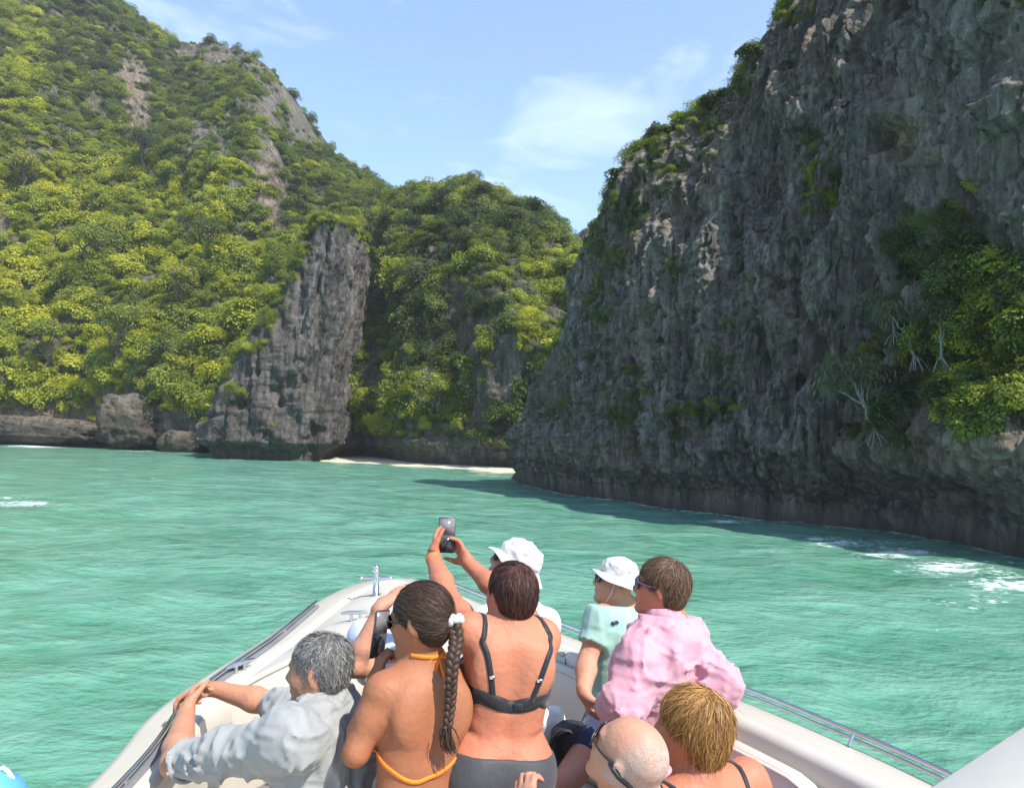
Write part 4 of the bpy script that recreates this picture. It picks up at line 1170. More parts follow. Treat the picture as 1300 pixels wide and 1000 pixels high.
class RC:                                   # tapered bone, optionally wider along w
    def __init__(s, a, b, ra, rb=None, k=0.03, op='u', w=None, f=1.0, clip=None):
        s.a, s.b, s.ra, s.rb, s.k, s.op = np.asarray(a, float), np.asarray(b, float), ra, ra if rb is None else rb, k, op
        s.w, s.f, s.clip = (None if w is None else nz(w)), f, clip
    def box(s, pad):
        m = max(s.ra, s.rb) * max(1, s.f) + pad
        return np.minimum(s.a, s.b) - m, np.maximum(s.a, s.b) + m
    def ev(s, p):
        q = p - s.a; ba = s.b - s.a
        if s.w is not None:
            q = q - s.w * ((q @ s.w) * (1 - 1 / s.f))[..., None]; ba = ba - s.w * ((ba @ s.w) * (1 - 1 / s.f))
        t = np.clip((q @ ba) / (ba @ ba + 1e-12), 0, 1)
        d = np.sqrt(((q - t[..., None] * ba) ** 2).sum(-1)) - (s.ra + (s.rb - s.ra) * t)
        for (c, n_) in (s.clip or ()): d = np.maximum(d, (p - np.asarray(c)) @ np.asarray(n_))
        return d
    def grow(s, t):
        if s.op == 's': t = -min(t, .9 * min(s.ra, s.rb))
        return RC(s.a, s.b, s.ra + t, s.rb + t, s.k, s.op, s.w, s.f, s.clip)

class EL:                                   # ellipsoid with axes R (columns)
    def __init__(s, c, r, R=None, k=0.03, op='u', clip=None):
        s.c = np.asarray(c, float); s.r = np.broadcast_to(np.asarray(r, float), (3,)).copy(); s.R = np.eye(3) if R is None else np.asarray(R, float)
        s.k, s.op, s.clip = k, op, clip
    def box(s, pad):
        e = np.sqrt(((s.R * s.r) ** 2).sum(1)) + pad
        return s.c - e, s.c + e
    def ev(s, p):
        q = (p - s.c) @ s.R
        k0 = np.sqrt(((q / s.r) ** 2).sum(-1)); k1 = np.sqrt(((q / s.r ** 2) ** 2).sum(-1)) + 1e-9
        d = k0 * (k0 - 1) / k1
        for (c, n_) in (s.clip or ()): d = np.maximum(d, (p - np.asarray(c)) @ np.asarray(n_))
        return d
    def grow(s, t):
        if s.op == 's': t = -min(t, .9 * s.r.min())
        return EL(s.c, s.r + t, s.R, s.k, s.op, s.clip)

def comb(F, d, pr):
    k = pr.k
    if pr.op == 'u':
        h = np.maximum(k - np.abs(F - d), 0) / k
        return np.minimum(F, d) - h * h * k * 0.25
    d = -d
    h = np.maximum(k - np.abs(F - d), 0) / k
    return np.maximum(F, d) + h * h * k * 0.25

def sdf_pts(prims, p):
    F = np.full(p.shape[:-1], 1.0)
    for pr in prims: F = comb(F, pr.ev(p), pr)
    return F

def sdf_grad(prims, p, e=0.003):
    g = np.stack([sdf_pts(prims, p + d) - sdf_pts(prims, p - d) for d in (V3(e, 0, 0), V3(0, e, 0), V3(0, 0, e))], -1)
    return g / (np.linalg.norm(g, axis=-1, keepdims=True) + 1e-9)

def project(prims, p, offs=0.0, it=5):
    p = np.array(p, float)
    for _ in range(it):
        p = p - sdf_grad(prims, p) * (sdf_pts(prims, p) - offs)[..., None]
    return p

def surfnets(F, o, h):
    s = F < 0
    nx, ny, nz_ = F.shape
    cnt = np.zeros((nx - 1, ny - 1, nz_ - 1), np.int8)
    offs = [(i, j, k) for i in (0, 1) for j in (0, 1) for k in (0, 1)]
    for (i, j, k) in offs: cnt += s[i:nx - 1 + i, j:ny - 1 + j, k:nz_ - 1 + k]
    ci = np.argwhere((cnt > 0) & (cnt < 8))
    if not len(ci): return np.zeros((0, 3)), np.zeros((0, 4), int)
    val = np.stack([F[ci[:, 0] + i, ci[:, 1] + j, ci[:, 2] + k] for (i, j, k) in offs], 1)
    acc = np.zeros((len(ci), 3)); num = np.zeros(len(ci))
    for a in range(8):
        for b_ in range(a + 1, 8):
            if sum(x != y for x, y in zip(offs[a], offs[b_])) != 1: continue
            va, vb = val[:, a], val[:, b_]
            m = (va < 0) != (vb < 0)
            t = np.where(m, va / np.where(m, va - vb, 1), 0)
            acc += np.where(m[:, None], np.array(offs[a]) + (np.array(offs[b_]) - np.array(offs[a])) * t[:, None], 0); num += m
    V = o + (ci + acc / num[:, None]) * h
    idx = np.full(cnt.shape, -1, np.int32); idx[tuple(ci.T)] = np.arange(len(ci))
    Q = []
    for ax in range(3):
        sl0 = [slice(None)] * 3; sl1 = [slice(None)] * 3
        sl0[ax] = slice(0, -1); sl1[ax] = slice(1, None)
        a = s[tuple(sl0)]; b_ = s[tuple(sl1)]
        e = np.argwhere(a != b_)
        u, v = (ax + 1) % 3, (ax + 2) % 3
        ok = (e[:, u] > 0) & (e[:, v] > 0) & (e[:, u] < F.shape[u] - 1) & (e[:, v] < F.shape[v] - 1)
        e = e[ok]
        def cell(du, dv):
            c = e.copy(); c[:, u] -= du; c[:, v] -= dv
            return idx[tuple(c.T)]
        q = np.stack([cell(1, 1), cell(0, 1), cell(0, 0), cell(1, 0)], 1)
        fl = b_[tuple(e.T)]
        q[fl] = q[fl][:, ::-1]
        Q.append(q)
    Q = np.vstack(Q)
    return V, Q[(Q >= 0).all(1)]

def field(prims, h, pad=0.03, box=None):
    if box is None:
        bs = [pr.box(pad) for pr in prims if pr.op == 'u']
        lo = np.min([b[0] for b in bs], 0); hi = np.max([b[1] for b in bs], 0)
    else: lo, hi = np.asarray(box[0], float), np.asarray(box[1], float)
    n = np.ceil((hi - lo) / h).astype(int) + 1
    F = np.full(n, 1.0, np.float32)
    ax = [lo[i] + h * np.arange(n[i]) for i in range(3)]
    for pr in prims:
        bl, bh = pr.box(pad + pr.k)
        i0 = np.clip(np.floor((bl - lo) / h).astype(int), 0, n); i1 = np.clip(np.ceil((bh - lo) / h).astype(int) + 1, 0, n)
        if (i1 <= i0).any(): continue
        pts = np.stack(np.meshgrid(*[ax[i][i0[i]:i1[i]] for i in range(3)], indexing='ij'), -1)
        sl = tuple(slice(i0[i], i1[i]) for i in range(3))
        F[sl] = comb(F[sl], pr.ev(pts), pr)
    return F, lo, ax

def skin_mesh(prims, h=0.006, clips=(), region=None, disp=None, box=None):
    """surface of the blended bones; clips are half-spaces (point, normal) to cut away; region(p) is an extra field to intersect with"""
    F, lo, ax = field(prims, h, box=box)
    if clips or region or disp:
        m = np.abs(F) < 0.06
        pts = np.stack(np.meshgrid(*ax, indexing='ij'), -1)[m]
        f = F[m]
        if disp is not None: f = f + disp(pts)
        for (c, n_) in clips: f = np.maximum(f, (pts - np.asarray(c)) @ np.asarray(n_))
        if region is not None: f = np.maximum(f, region(pts))
        F[m] = f
        if clips:
            mi = (F <= -0.06)
            if mi.any():
                pts = np.stack(np.meshgrid(*ax, indexing='ij'), -1)[mi]; f = F[mi]
                for (c, n_) in clips: f = np.maximum(f, (pts - np.asarray(c)) @ np.asarray(n_))
                F[mi] = f
    return surfnets(F, lo, h)

# ---- materials for people
def skin_mat(name, col, red=0.35):
    m, n, l, b = new_mat(name)
    v = mapping(n, l)
    f = noise_node(n, l, 9, 5, 0.6, v); g = noise_node(n, l, 60, 4, 0.6, v)
    c = ramp(n, l, f, [(0.3, tuple(x * .9 for x in col)), (0.7, (min(1, col[0] * 1.08), col[1] * 1.02, col[2] * .98))])
    big_ = noise_node(n, l, 3.2, 3, .5, v)
    c = mixc(n, l, ramp(n, l, big_, [(.42, (0, 0, 0)), (.72, (.55, .55, .55))]), c, (col[0] * 1.05, col[1] * .74, col[2] * .70))
    fr = ramp(n, l, noise_node(n, l, 170, 2, .5, v), [(.66, (0, 0, 0)), (.74, (.5, .5, .5))])
    c = mixc(n, l, fr, c, (col[0] * .6, col[1] * .45, col[2] * .4))
    c = mixc(n, l, math_node(n, l, 'MULTIPLY', g, 0.22), c, (col[0] * .95, col[1] * .62, col[2] * .55))
    c = mixc(n, l, attr(n, 'lip'), c, (col[0] * .72, col[1] * .42, col[2] * .42))
    c = mixc(n, l, attr(n, 'brow'), c, (0.05, 0.035, 0.028))
    c = mixc(n, l, math_node(n, l, 'MULTIPLY', attr(n, 'stubble'), ramp(n, l, noise_node(n, l, 260, 3, .7, v), [(.38, (0, 0, 0)), (.62, (1, 1, 1))]), True), c, (.42, .38, .35))
    l.new(c, b.inputs['Base Color'])
    l.new(ramp(n, l, f, [(.3, (.48, .48, .48)), (.7, (.68, .68, .68))]), b.inputs['Roughness'])
    b.inputs['Specular IOR Level'].default_value = 0.3
    b.inputs['Subsurface Weight'].default_value = 0.08
    b.inputs['Subsurface Radius'].default_value = (0.012, 0.005, 0.003)
    nb = bump(n, l, None, noise_node(n, l, 15, 3, .5, v), 0.5, 0.012)
    bump(n, l, b, g, 0.3, 0.004, nb)
    return m

def hair_mat(name, dark, light):
    m, n, l, b = new_mat(name)
    c = ramp(n, l, attr(n, 'rnd'), [(0.0, dark), (0.55, tuple(x * .6 + y * .4 for x, y in zip(dark, light))), (1.0, light)])
    v = mapping(n, l)
    c = mixc(n, l, math_node(n, l, 'MULTIPLY', noise_node(n, l, 26, 4, .6, v), .5), c, dark)
    l.new(c, b.inputs['Base Color'])
    b.inputs['Roughness'].default_value = 0.55
    b.inputs['Specular IOR Level'].default_value = 0.35
    return m

def cloth_mat(name, col, rough=0.85, weave=900, var=0.06, folds=0.0):
    m, n, l, b = new_mat(name)
    v = mapping(n, l)
    c = ramp(n, l, noise_node(n, l, 14, 5, .6, v), [(.3, tuple(x * (1 - var) for x in col)), (.7, tuple(min(1, x * (1 + var)) for x in col))])
    c = mixc(n, l, math_node(n, l, 'MULTIPLY', noise_node(n, l, weave * .5, 2, .5, v), .25), c, tuple(x * .75 for x in col))
    l.new(c, b.inputs['Base Color'])
    b.inputs['Roughness'].default_value = rough
    b.inputs['Sheen Weight'].default_value = 0.15
    b.inputs['Specular IOR Level'].default_value = 0.2
    vv = mapping(n, l, (1, 1, .22))
    fo = n.new('ShaderNodeTexNoise'); fo.noise_type = 'RIDGED_MULTIFRACTAL'
    fo.inputs['Scale'].default_value = 13; fo.inputs['Detail'].default_value = 2; fo.inputs['Distortion'].default_value = .6
    l.new(vv, fo.inputs['Vector'])
    vh = mapping(n, l, (.35, .35, 1.3))
    fh = n.new('ShaderNodeTexNoise'); fh.noise_type = 'RIDGED_MULTIFRACTAL'
    fh.inputs['Scale'].default_value = 11; fh.inputs['Detail'].default_value = 2; fh.inputs['Distortion'].default_value = .8
    l.new(vh, fh.inputs['Vector'])
    nb = bump(n, l, None, noise_node(n, l, 18, 4, .6, v), 0.35, 0.012)
    nb = bump(n, l, None, fo.outputs['Fac'], folds, 0.028, nb)
    nb = bump(n, l, None, fh.outputs['Fac'], folds * .6, 0.022, nb)
    bump(n, l, b, noise_node(n, l, weave, 2, .5, v), 0.2, 0.002, nb)
    return m

# ---- anatomy
def hand(W, d, n_, side, curl=0.35, spread=0.0, s=1.0, thumb=0.5, curls=None):
    """W wrist, d finger direction, n_ palm-facing normal, side +1/-1 = thumb towards +/-(d x n_)"""
    d = nz(d); n_ = nz(n_ - d * (np.asarray(n_) @ d)); w = np.cross(d, n_)
    pr = [RC(W - d * .02 * s, W + d * .03 * s, .019 * s, .018 * s, .02, w=w, f=1.25),
          RC(W + d * .025 * s, W + d * .078 * s, .0155 * s, .0145 * s, .02, w=w, f=2.3)]
    L_ = [.070, .078, .073, .058]; xs = [.030, .010, -.011, -.030]; b0 = [.084, .090, .086, .077]
    for i in range(4):
        p = W + d * b0[i] * s + w * xs[i] * side * s
        ang = spread * (1.5 - i) * side * 0.35
        dd = nz(d * math.cos(ang) + w * math.sin(ang))
        c = (curls[i] if curls else curl)
        r = [.0092, .0086, .0079, .0068]
        seg_ = [L_[i] * .45, L_[i] * .32, L_[i] * .26]
        a = c * 0.7
        for j in range(3):
            v_ = nz(dd * math.cos(a) + n_ * math.sin(a))
            q = p + v_ * seg_[j] * s
            pr.append(RC(p, q, r[j] * s, r[j + 1] * s, .006))
            p = q; a += c * (1.0 if j == 0 else .7)
    p = W + d * .022 * s + w * .022 * side * s
    td = nz(d * .62 + w * side * .62 + n_ * (.15 + .5 * thumb))
    q = p + td * .042 * s; pr.append(RC(p, q, .0145 * s, .011 * s, .018))
    td2 = nz(td + d * .5 + n_ * .3 * thumb); q2 = q + td2 * .030 * s; pr.append(RC(q, q2, .0108 * s, .0095 * s, .008))
    q3 = q2 + nz(td2 + n_ * .2 * thumb) * .024 * s; pr.append(RC(q2, q3, .0095 * s, .0075 * s, .006))
    return pr

class Head:
    def __init__(s, c, f, up=(0, 0, 1), sc=1.0):
        s.c = np.asarray(c, float); s.f = nz(f); s.u = nz(np.asarray(up, float) - s.f * (np.asarray(up, float) @ s.f)); s.r = np.cross(s.f, s.u); s.s = sc
        s.R = np.stack([s.r, s.f, s.u], 1)
    def L(s, x, y, z): return s.c + s.s * (s.R @ V3(x, y, z))
    def loc(s, p): return ((p - s.c) @ s.R) / s.s
    def prims(s, N, neck=(.054, .060), male=True, face=1.0):
        L, k, R = s.L, s.s, s.R
        pr = [EL(L(0, -.014, .032), V3(.0755, .098, .088) * k, R, .03), EL(L(0, .030, -.030), V3(.060, .066, .088) * k, R, .04)]
        for q in (-1, 1):
            pr += [RC(L(.050 * q, -.004, -.045), L(.020 * q, .064, -.104), .020 * k, .016 * k, .03), EL(L(.037 * q, .058, -.032), .021 * k, R, .03)]
        pr += [EL(L(0, .074, -.108), V3(.021, .017, .017) * k, R, .025), RC(L(-.034, .080, .022), L(.034, .080, .022), .012 * k, .012 * k, .02),
               RC(L(0, .086, .012), L(0, .1085, -.032), .0085 * k, .0115 * k, .014)]
        for q in (-1, 1):
            pr += [EL(L(.0105 * q, .098, -.040), .0085 * k, R, .010), EL(L(.033 * q, .099, -.002), V3(.018, .014, .012) * k, R, .014, 's'), EL(L(.032 * q, .0795, -.002), .0125 * k, R, .004)]
        pr += [EL(L(0, .090, -.066), V3(.022, .0085, .006) * k, R, .008), EL(L(0, .089, -.077), V3(.019, .009, .0065) * k, R, .008), RC(L(-.02, .0985, -.0715), L(.02, .0985, -.0715), .0022 * k, .0022 * k, .004, 's'),
               EL(L(0, .098, -.092), V3(.02, .008, .006) * k, R, .012, 's')]
        for q in (-1, 1):
            E = np.stack([nz(s.r * q * 0.9 - s.f * 0.42), nz(s.f * .9 + s.r * q * .42 + s.u * -.18), s.u], 1)
            c_ = L(.079 * q, -.014, -.006)
            pr += [EL(c_, V3(.008, .020, .033) * k, E, .008), EL(c_ + s.r * q * .009 * k + s.f * .002, V3(.007, .011, .020) * k, E, .006, 's'), EL(L(.073 * q, -.004, -.006), .012 * k, R, .01)]
        pr += [RC(L(0, -.022, -.05), N, neck[0] * k, neck[1] * k, .035)]
        if male: pr += [EL(L(0, .02, -.14), .016 * k, R, .03)]
        return pr

def body(N, C, f, sex='f', g=1.0, sw=None, shL=None, shR=None, armL=None, armR=None, legL=None, legR=None, bust=1.0, belly=0.0):
    """torso from pelvis centre C to neck base N facing f; arms (elbow, wrist, hand prims); legs (knee, ankle)"""
    s = nz(N - C); L_ = np.linalg.norm(N - C); f = nz(f - s * (np.asarray(f) @ s)); r = np.cross(f, s)
    R = np.stack([r, f, s], 1)
    sw = sw or (.168 if sex == 'f' else .19)
    at_ = lambda t, x=0, y=0: C + s * L_ * t + r * x + f * y
    hips = (.17 if sex == 'f' else .158) * g; wst = (.122 if sex == 'f' else .142) * g; cst = (.142 if sex == 'f' else .166) * g
    T = [EL(at_(.0), V3(hips, .108 * g, .13), R, .06), EL(at_(.36), V3(wst, .092 * g + belly * .4, .16), R, .07), EL(at_(.66), V3(cst, .104 * g, .18), R, .06),
         EL(at_(.84, 0, -.012), V3(cst * .92, .082 * g, .085), R, .05)]
    if belly: T.append(EL(at_(.28, 0, .05 + belly * .5), V3(.12, .08, .13) * g, R, .06))
    shL = at_(.93, -sw, .0) if shL is None else np.asarray(shL); shR = at_(.93, sw, .0) if shR is None else np.asarray(shR)
    for q, S in ((-1, shL), (1, shR)):
        ar = (.047 if sex == 'f' else .055) * (.6 + .4 * g)
        T += [RC(at_(.90, .05 * q, -.01), S, .055 * g, ar * 1.08, .05), RC(N + s * .02 - f * .01, S * .55 + N * .45, .040, .036, .05), EL(at_(.74, .084 * q, -.080 * g), V3(.050, .030, .078), R, .04), EL(S + s * .008 - f * .006, ar * 1.12, R, .03)]
        if sex == 'f' and bust: T.append(EL(at_(.60, .075 * q, .095 * g), V3(.07, .06, .068) * bust, R, .03))
        T.append(EL(at_(-.10, .075 * q, -.055 * g), V3(.088, .085, .10) * g, R, .05))
    for t0, t1 in ((.26, .50), (.50, .82)):
        T.append(RC(at_(t0, 0, -.112 * g), at_(t1, 0, -.130 * g), .014, .016, .04, 's'))
    A = {}; F_ = {}; Hn = {}; Lg = {}
    for q, S, a in ((-1, shL, armL), (1, shR, armR)):
        if a is None: continue
        E, W = np.asarray(a[0], float), np.asarray(a[1], float)
        u0, u1, w0, w1 = ((.046, .037, .037, .0245) if sex == 'f' else (.054, .042, .043, .028))
        gg = .55 + .45 * g
        mid = S * .6 + E * .4
        A[q] = [RC(S, mid, u0 * gg, (u0 * .98) * gg, .03), RC(mid, E, u0 * .96 * gg, u1 * gg, .03)]
        fm = E * .7 + W * .3
        F_[q] = [RC(E, fm, u1 * gg, w0 * 1.04 * gg, .02), RC(fm, W, w0 * 1.04 * gg, w1, .02, w=np.cross(nz(W - E), V3(0, .2, 1)), f=1.12)]
        Hn[q] = a[2] if len(a) > 2 and a[2] is not None else hand(W, W - E, V3(0, 0, -1) if abs(nz(W - E)[2]) < .8 else f, q, .5)
    for q, a in ((-1, legL), (1, legR)):
        hp = at_(-.06, .085 * q * g, .0)
        if a is None: a = (hp + f * .04 - V3(0, 0, .42), V3(*(hp + f * .0)[:2], SOLE + .09))
        K, An = np.asarray(a[0], float), np.asarray(a[1], float)
        cf = K * .68 + An * .32 - f * .012
        Lg[q] = [RC(hp, K, .088 * g, .056 * (.5 + .5 * g), .05), RC(K, cf, .054, .055, .03), RC(cf, An, .054, .034, .03)]
        ft = nz(V3(f[0], f[1], 0)) if len(a) < 3 else nz(a[2])
        Lg[q] += [RC(An - ft * .03 - V3(0, 0, .04), An + ft * .13 - V3(0, 0, .062), .036, .024, .03, w=np.cross(ft, V3(0, 0, 1)), f=1.4), RC(An + ft * .10 - V3(0, 0, .066), An + ft * .17 - V3(0, 0, .07), .020, .015, .02, w=np.cross(ft, V3(0, 0, 1)), f=2.2)]
    return dict(T=T, A=A, F=F_, H=Hn, G=Lg, R=R, s=s, f=f, r=r, L=L_, N=N, C=C, at=at_, shL=shL, shR=shR)

def all_prims(B, hd=None, legs=True):
    p = list(B['T'])
    for k_ in ('A', 'F', 'H') + (('G',) if legs else ()):
        for q in B[k_]: p += B[k_][q]
    return p + (hd or [])

class Person:
    def __init__(s, name_label, B, H, mat, hd, bare_stubble=False, h=0.007, group=None, brow=True, male=False):
        s.B, s.H = B, H
        s.base = V3(B['C'][0], B['C'][1], SOLE)
        s.root = base_thing('person', name_label, 'person', s.base, group)
        s.pr = all_prims(B, hd)
        zc = B['C'][2] - .16
        up = [p for p in s.pr]
        allb = [p.box(.03) for p in s.pr if p.op == 'u']
        lo = np.min([b[0] for b in allb], 0); hi = np.max([b[1] for b in allb], 0)
        V1, Q1 = skin_mesh(s.pr, h, box=(V3(lo[0], lo[1], max(lo[2], zc)), hi))
        Vs, Qs = [V1], [Q1]
        if lo[2] < zc:
            h2 = 0.014
            V2, Q2 = skin_mesh(s.pr, h2, box=(lo, V3(hi[0], hi[1], zc + h2)))
            Vs.append(V2); Qs.append(Q2 + len(V1))
        V = np.vstack(Vs); Q = np.vstack(Qs)
        q = H.loc(V)
        lip = np.exp(-((q[:, 0]) / .022) ** 4 - ((q[:, 2] + .071) / .0095) ** 4) * (q[:, 1] > .075)
        br = np.exp(-((np.abs(q[:, 0]) - .033) / .02) ** 4 - ((q[:, 2] - .026 + .15 * (np.abs(q[:, 0]) - .033)) / .0055) ** 2) * (q[:, 1] > .06) * (1 if brow else 0)
        st = np.zeros(len(V))
        if bare_stubble:
            st = sstep(.02, -.03, q[:, 1] + .25 * (q[:, 2] - .05)) * sstep(-.06, -.03, q[:, 2]) * (1 - .75 * sstep(.085, .115, q[:, 2])) * (np.linalg.norm(q, axis=1) < .15)
        me = mesh_np('body', V - s.base, Q, True, [mat], attrs={'lip': lip, 'brow': br, 'stubble': st})
        s.body = link('body', me, s.root)
        if len(B['H']) == 0: pass
    def add(s, name, V, Q, mat, parent=None, attrs=None, smooth=True):
        return link(name, mesh_np(name, V - s.base, Q, smooth, [mat], attrs=attrs), parent or s.root)
    def mb(s, name, mb, mat, parent=None, smooth=True):
        return link(name, mb.mesh(name, mat, smooth, s.base), parent or s.root)
    def strap(s, name, pts, width, mat, thick=.0022, offs=.0015, n=40, parent=None, prims=None):
        """flat band lying on the skin"""
        p = catmull(pts, n); p = project(prims or s.pr, p, offs)
        for _ in range(2): p[1:-1] = .5 * p[1:-1] + .25 * (p[:-2] + p[2:])
        p = project(prims or s.pr, p, offs, 2)
        g = sdf_grad(prims or s.pr, p)
        t = np.gradient(p, axis=0); t /= np.linalg.norm(t, axis=1)[:, None]
        w = np.cross(t, g); w /= np.linalg.norm(w, axis=1)[:, None]
        W = np.broadcast_to(np.asarray(width, float), (n,))[:, None] / 2
        G = np.stack([p - w * W - g * .003, p - w * W * .9 + g * thick, p + w * W * .9 + g * thick, p + w * W - g * .003], 1)
        return s.mb(name, MB().grid(G), mat, parent)
    def garment(s, name, prims, mat, clips=(), region=None, wr=0.0, wscale=7.0, wdir=None, h=0.008, parent=None, seed=0.0):
        dfn = None
        if wr:
            R_ = s.B['R'] if wdir is None else wdir
            def dfn(p):
                q = (p - s.base) @ R_
                w_ = fbm(q * wscale * .5 + seed + 4, 2)[:, None]
                a = np.maximum(ridged((q + w_ * .05) * np.array([wscale * 1.15, wscale * 1.15, wscale * .34]) + seed, 2), -.2)
                c_ = np.maximum(ridged((q + w_ * .06) * np.array([wscale * .55, wscale * .55, wscale * 1.5]) + seed + 21, 2), -.2)
                return -wr * (a * np.abs(a)) - wr * .7 * (c_ * np.abs(c_)) + wr * .45
        V, Q = skin_mesh(prims, h, clips, region, dfn)
        return s.add(name, V, Q, mat, parent)
    def hair(s, cap, keep, mat, n=1500, length=.07, flow=None, lift=.006, width=.0030, rng=None, name='hair', capoff=-.004, seg=5, curl=0.0):
        """cap of hair with combed locks lying over it. keep(local points) -> negative where hair grows"""
        H = s.H; rng = rng or np.random.default_rng(int(abs(H.c[0]) * 1000) + 3)
        def disp(p):
            q = H.loc(p); return -.0016 * ridged(q * 60, 2) + .001
        V, Q = skin_mesh(cap, .007, region=lambda p: keep(H.loc(p)) * H.s, disp=disp)
        cand = V[rng.integers(0, len(V), n)] + rng.normal(size=(n, 3)) * .002
        pts = [cand]; p = cand
        kp = keep(H.loc(p)) < .004
        p = p[kp]; n = len(p); pts = [p]
        ll = length * rng.uniform(.6, 1.25, n)
        ph = rng.uniform(0, 6.28, n)
        lf = lift * rng.random(n) ** 1.6 + .0005
        fly = rng.random(n) < .035; lf = np.where(fly, lf + lift * rng.uniform(.8, 2.6, n), lf)
        jit = rng.normal(size=(n, 3)) * .22
        for j in range(seg):
            g = sdf_grad(cap, p)
            q = H.loc(p)
            d = (flow(q) if flow else (q - V3(0, -.045, .115)) + V3(0, 0, -.35) * np.clip(.10 - q[:, 2:3], 0, .2)) @ H.R.T
            d = d / (np.linalg.norm(d, axis=1, keepdims=True) + 1e-9) + jit
            if curl: d = d + curl * np.stack([np.sin(ph + j * 1.3), np.cos(ph + j * 1.1), np.sin(ph * 2 + j)], 1)
            d = d - g * (d * g).sum(1, keepdims=True); d /= np.linalg.norm(d, axis=1, keepdims=True) + 1e-9
            p = p + d * (ll / seg)[:, None]
            dist = sdf_pts(cap, p)
            p = p - g * (dist - lf * (.3 + j / seg * 1.0))[:, None] * .9
            pts.append(p)
        Pt = np.stack(pts, 1)
        t = np.gradient(Pt, axis=1); g = sdf_grad(cap, Pt.reshape(-1, 3)).reshape(Pt.shape)
        w = np.cross(t, g); w /= np.linalg.norm(w, axis=2, keepdims=True) + 1e-9
        wd = (width * rng.uniform(.6, 1.5, n) * np.where(fly, .4, 1))[:, None, None] * np.array([.8, 1, 1, .85, .6, .15] if seg == 5 else np.linspace(1, .2, seg + 1))[None, :, None] * .5
        tw = (rng.normal(size=n) * .5)[:, None, None]
        G2 = np.stack([Pt - w * wd - g * wd * tw, Pt + w * wd + g * wd * tw], 2)        # n, seg+1, 2, 3
        base_i = len(V) + np.arange(n)[:, None] * (seg + 1) * 2 + np.arange(seg)[None] * 2
        q4 = np.stack([base_i, base_i + 1, base_i + 3, base_i + 2], -1).reshape(-1, 4)
        rv = np.repeat(rng.random(n), (seg + 1) * 2)
        q0 = H.loc(V)
        rc = np.clip(.15 + .25 * ridged(q0 * np.array([70, 70, 30]), 2), 0, 1)
        return s.add(name, np.vstack([V, G2.reshape(-1, 3)]), [Q, q4], mat, attrs={'rnd': np.concatenate([rc, rv])})

def hat_mesh(H, brim_r=.165, crown_h=.095, tilt=0.0, wob=.012, droop=.045, brimf=1.15, seed=0, crown_r=.098, z0=.028, shift=-.012):
    """soft cotton hat round the skull: rounded crumpled crown, uneven brim with its own thickness"""
    th = np.linspace(0, 2 * np.pi, 96, endpoint=False)
    pr = catmull([(0.0, z0 + crown_h), (.035, z0 + crown_h - .003), (.066, z0 + crown_h - .016), (.084, z0 + crown_h - .042), (crown_r - .004, z0 + .030), (crown_r, z0 + .006), (crown_r + .012, z0 - .003), (crown_r * .5 + brim_r * .5, z0 - droop * .45), (brim_r, z0 - droop)], 40)
    inn = [(brim_r - .001, z0 - droop - .004), (crown_r * .5 + brim_r * .5, z0 - droop * .45 - .005), (crown_r + .004, z0 - .010), (crown_r - .006, z0 + .01)]
    G = []
    for (rr, z) in list(map(tuple, pr)) + inn:
        br = np.clip((rr - crown_r) / (brim_r - crown_r), 0, 1) if z < z0 + .01 else 0.0
        zz_ = z + br * (wob * np.sin(th * 3 + seed) + wob * .6 * np.sin(th * 5 + seed * 2.3) - tilt * np.sin(th))
        G.append(np.stack([rr * .88 * np.cos(th), rr * brimf * np.sin(th) + shift, zz_ + 0 * th], -1))
    G = np.array(G)
    k = np.clip(G[..., 2:3] - z0 + .02, 0, .06) / .06
    nrm_ = G - np.array([0, shift, z0]); nrm_ /= np.linalg.norm(nrm_, axis=-1, keepdims=True) + 1e-9
    G = G + nrm_ * k * (.010 * ridged(G * np.array([11, 11, 17]) + seed, 2) + .006 * fbm(G * 26 + seed, 2))[..., None]
    return H.c + H.s * (G @ H.R.T)

def glasses(P_, H, frame, lens, wide=.046, up=0.0, strap_mat=None):
    mbf = MB()
    root = None
    pts = []
    for q in (-1, 1):
        c = H.L(.033 * q, .100, .000 + up)
        th = np.linspace(0, 2 * np.pi, 24, endpoint=False)
        ex = nz(H.r * .95 - H.f * .28 * q); ey = H.u
        ring = c + np.outer(np.sign(np.cos(th)) * np.abs(np.cos(th)) ** .75 * .031 * H.s, ex) + np.outer(np.sign(np.sin(th)) * np.abs(np.sin(th)) ** .8 * .021 * H.s, ey)
        mbf.tube(np.vstack([ring, ring[:1]]), .0026, 6, cap=False)
        pts.append((c, ring, ex))
        hinge = c + ex * .031 * q * H.s + H.u * .008
        mbf.tube(catmull([hinge, H.L(.077 * q, .05, .006 + up), H.L(.083 * q, -.005, .008 + up), H.L(.080 * q, -.035, -.012 + up)], 14), .0030, 6)
    mbf.tube([pts[0][0] + pts[0][2] * .028 * H.s + H.u * .006, H.L(0, .112, .008 + up), pts[1][0] - pts[1][2] * .028 * H.s + H.u * .006], .003, 6)
    root = P_.mb('sunglasses', mbf, frame)
    for c, ring, ex in pts:
        n_ = len(ring)
        fw = np.cross(ex, H.u); fw = fw if fw @ H.f > 0 else -fw
        V = np.vstack([ring, c + fw * .006]); k = np.arange(n_)
        P_.add('lens', V, np.stack([k, (k + 1) % n_, np.full(n_, n_)], 1), lens, parent=root)
    return root
